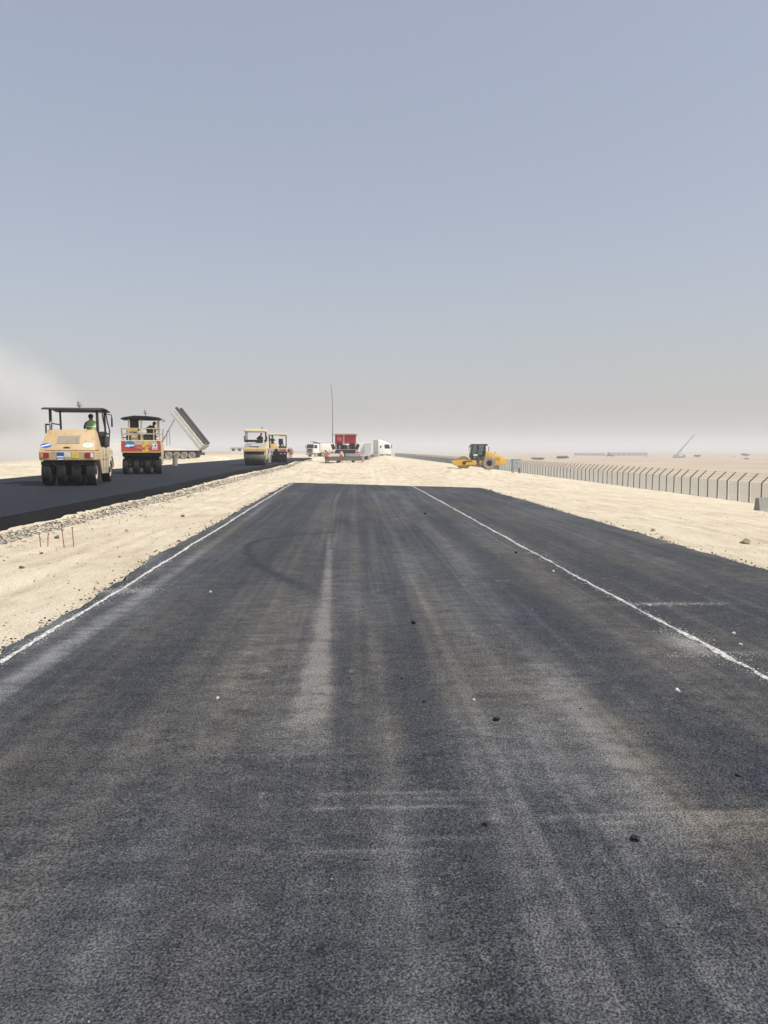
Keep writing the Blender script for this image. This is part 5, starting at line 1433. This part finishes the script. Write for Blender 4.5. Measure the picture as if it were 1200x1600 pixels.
def far_shed(x, y, rz, L, W_, H, mat, label):
    t = thing('shed', label, 'building', (x, y, gz(x, y)), rz, 'far buildings on the horizon')
    mb = MB(); mb.box(-L / 2, L / 2, -W_ / 2, W_ / 2, -.3, H, .03); mb.build('wall', mat, t)
    mb = MB(); mb.prism([(-W_ / 2 - .3, H), (W_ / 2 + .3, H), (0, H + W_ * .14)], -L / 2 - .3, L / 2 + .3, 'X', .02); mb.build('roof', 'grey_paint', t)
    for k in range(max(2, int(L / 6))):
        xx = -L / 2 + (k + .5) * L / max(2, int(L / 6)); mb = MB(); mb.box(xx - .6, xx + .6, -W_ / 2 - .03, -W_ / 2 + .05, 1.0, min(2.4, H - .3), .01); mb.build('window', 'dark_glass', t)
PXY = lambda px, z: ((px - 551) * z / 1200, z)
far_pickup(*PXY(1155, 720), R(80), 'white_paint', 'white far pickup left of the flat topped far tree')
far_pickup(*PXY(1014, 690), R(95), 'white_paint', 'white far pickup below the long grey shed')
far_pickup(*PXY(957, 740), R(70), 'engine_dark', 'dark far pickup at the left end of the grey shed', 1.5)
far_tree(*PXY(1176, 690), 4.6, 7.5, 'flat topped far tree at the right of the plain', True, 2)
far_tree(*PXY(1098, 640), 2.4, 5.0, 'dark far shrub right of the distant crane', False, 3, 'shrub')
far_tree(*PXY(842, 470), 1.8, 7.0, 'low spreading shrub behind the fence nearest the compactor', False, 4, 'shrub')
far_tree(*PXY(882, 480), 2.2, 6.5, 'low rounded shrub behind the fence, second from the compactor', False, 5, 'shrub')
far_tree(*PXY(1177, 520), 1.0, 3.0, 'small dark shrub below the flat topped far tree', False, 6, 'shrub')
far_shed(*PXY(985, 900), R(3), 46, 10, 3.4, 'building_grey', 'long low grey shed on the right horizon')
far_shed(*PXY(925, 940), R(-3), 36, 8, 2.6, 'building_grey', 'low brown grey shed left of the long grey shed')
far_shed(*PXY(372, 330), R(2), 5.2, 2.4, 2.3, 'white_paint', 'white site cabin far left of the cream roofed drum roller')

# mobile crane with its boom out
x, y = PXY(1068, 640)
CR = thing('mobile_crane', 'distant mobile crane with long inclined boom on the right horizon', 'crane', (x, y, gz(x, y)), 0)
mb = MB(); mb.box(-6, 6, -1.4, 1.4, .8, 1.6, .1); mb.build('carrier', 'cabinet_grey', CR)
for k in range(5):
    for s_ in (-1, 1):
        o = wheel(CR, -4.8 + k * 2.3, s_ * 1.1, .65, .65, .5, .6); o.rotation_euler = (0, 0, R(90))
mb = MB(); mb.hull([(a, s_ * 1.2, b_) for s_ in (-1, 1) for (a, b_) in ((4.0, 1.6), (6.4, 1.6), (6.3, 2.6), (5.9, 3.1), (4.0, 3.1))], .08); mb.build('cab', 'cabinet_grey', CR)
mb = MB(); mb.box(-4.8, -.2, -1.35, 1.35, 1.62, 3.3, .15); mb.build('turntable', 'grey_paint', CR)
ang = math.atan2(38, 33)
bl = MB(); dirv = Vector((math.cos(ang), 0, math.sin(ang))); p0 = Vector((-2.5, 0, 2.9))
for k, (a, c, r) in enumerate(((0, 9, .62), (9, 17, .52), (17, 26, .42))): bl.cyl(p0 + dirv * a, p0 + dirv * c, r, seg=6)
bl.build('boom', 'mast_grey', CR)
CR.scale = (.85,) * 3
mb = MB(); mb.cyl((1.5, 0, 2.2), p0 + dirv * 7, .18); mb.build('lift_ram', 'grey_paint', CR)

# ------------------------------------------------------------------ dust drifting on the left, and the hazy air
def dust_cloud(name, label, c, rad, dens, seed):
    b2 = bmesh.new(); bmesh.ops.create_icosphere(b2, subdivisions=3, radius=1)
    me = bpy.data.meshes.new(name); b2.to_mesh(me); b2.free()
    o = bpy.data.objects.new(name, me); col.objects.link(o); o.location = c; o.scale = rad
    m, n, l, b = new_mat(name + str(seed)); n.remove(b)
    pv = n.new('ShaderNodeVolumePrincipled'); pv.inputs['Color'].default_value = (.985, .98, .965, 1); pv.inputs['Anisotropy'].default_value = .0
    tc = n.new('ShaderNodeTexCoord').outputs['Object']
    ln = n.new('ShaderNodeVectorMath'); ln.operation = 'LENGTH'; l.new(tc, ln.inputs[0])
    fall = mathn(n, l, 'SUBTRACT', 1.0, ln.outputs['Value'], True)
    fall = mathn(n, l, 'POWER', fall, 1.5)
    nz = node_noise(n, l, tc, 3.2, 6, .65, (1, 1, .7))
    nz = ramp(n, l, nz, [(.36, (.0, .0, .0)), (.68, (1.9, 1.9, 1.9, 1))])
    d_ = mathn(n, l, 'MULTIPLY', mathn(n, l, 'MULTIPLY', fall, nz), dens)
    l.new(d_, pv.inputs['Density'])
    l.new(pv.outputs[0], n['Material Output'].inputs['Volume'])
    me.materials.append(m)
    return tag(o, label, kind='stuff')
dust_cloud('dust_cloud', 'pale dust cloud rising left of the nearest roller', (-58, 105, 3), (24, 24, 17), .60, 1)
dust_cloud('dust_bank', 'low bank of pale dust behind the rollers', (-47, 100, .3), (21, 34, 6), .52, 2)

hz = bmesh.new(); bmesh.ops.create_cube(hz, size=1)
me = bpy.data.meshes.new('haze'); hz.to_mesh(me); hz.free()
HZ = bpy.data.objects.new('haze', me); col.objects.link(HZ)
HZ.location = (0, 2700, 20.0); HZ.scale = (9600, 6200, 60)
m, n, l, b = new_mat('haze_air'); n.remove(b)
pv = n.new('ShaderNodeVolumePrincipled'); pv.inputs['Color'].default_value = (.85, .88, .905, 1); pv.inputs['Density'].default_value = .00065; pv.inputs['Anisotropy'].default_value = .0
l.new(pv.outputs[0], n['Material Output'].inputs['Volume'])
me.materials.append(m)
tag(HZ, 'thin pale dusty haze over the whole desert', kind='stuff')
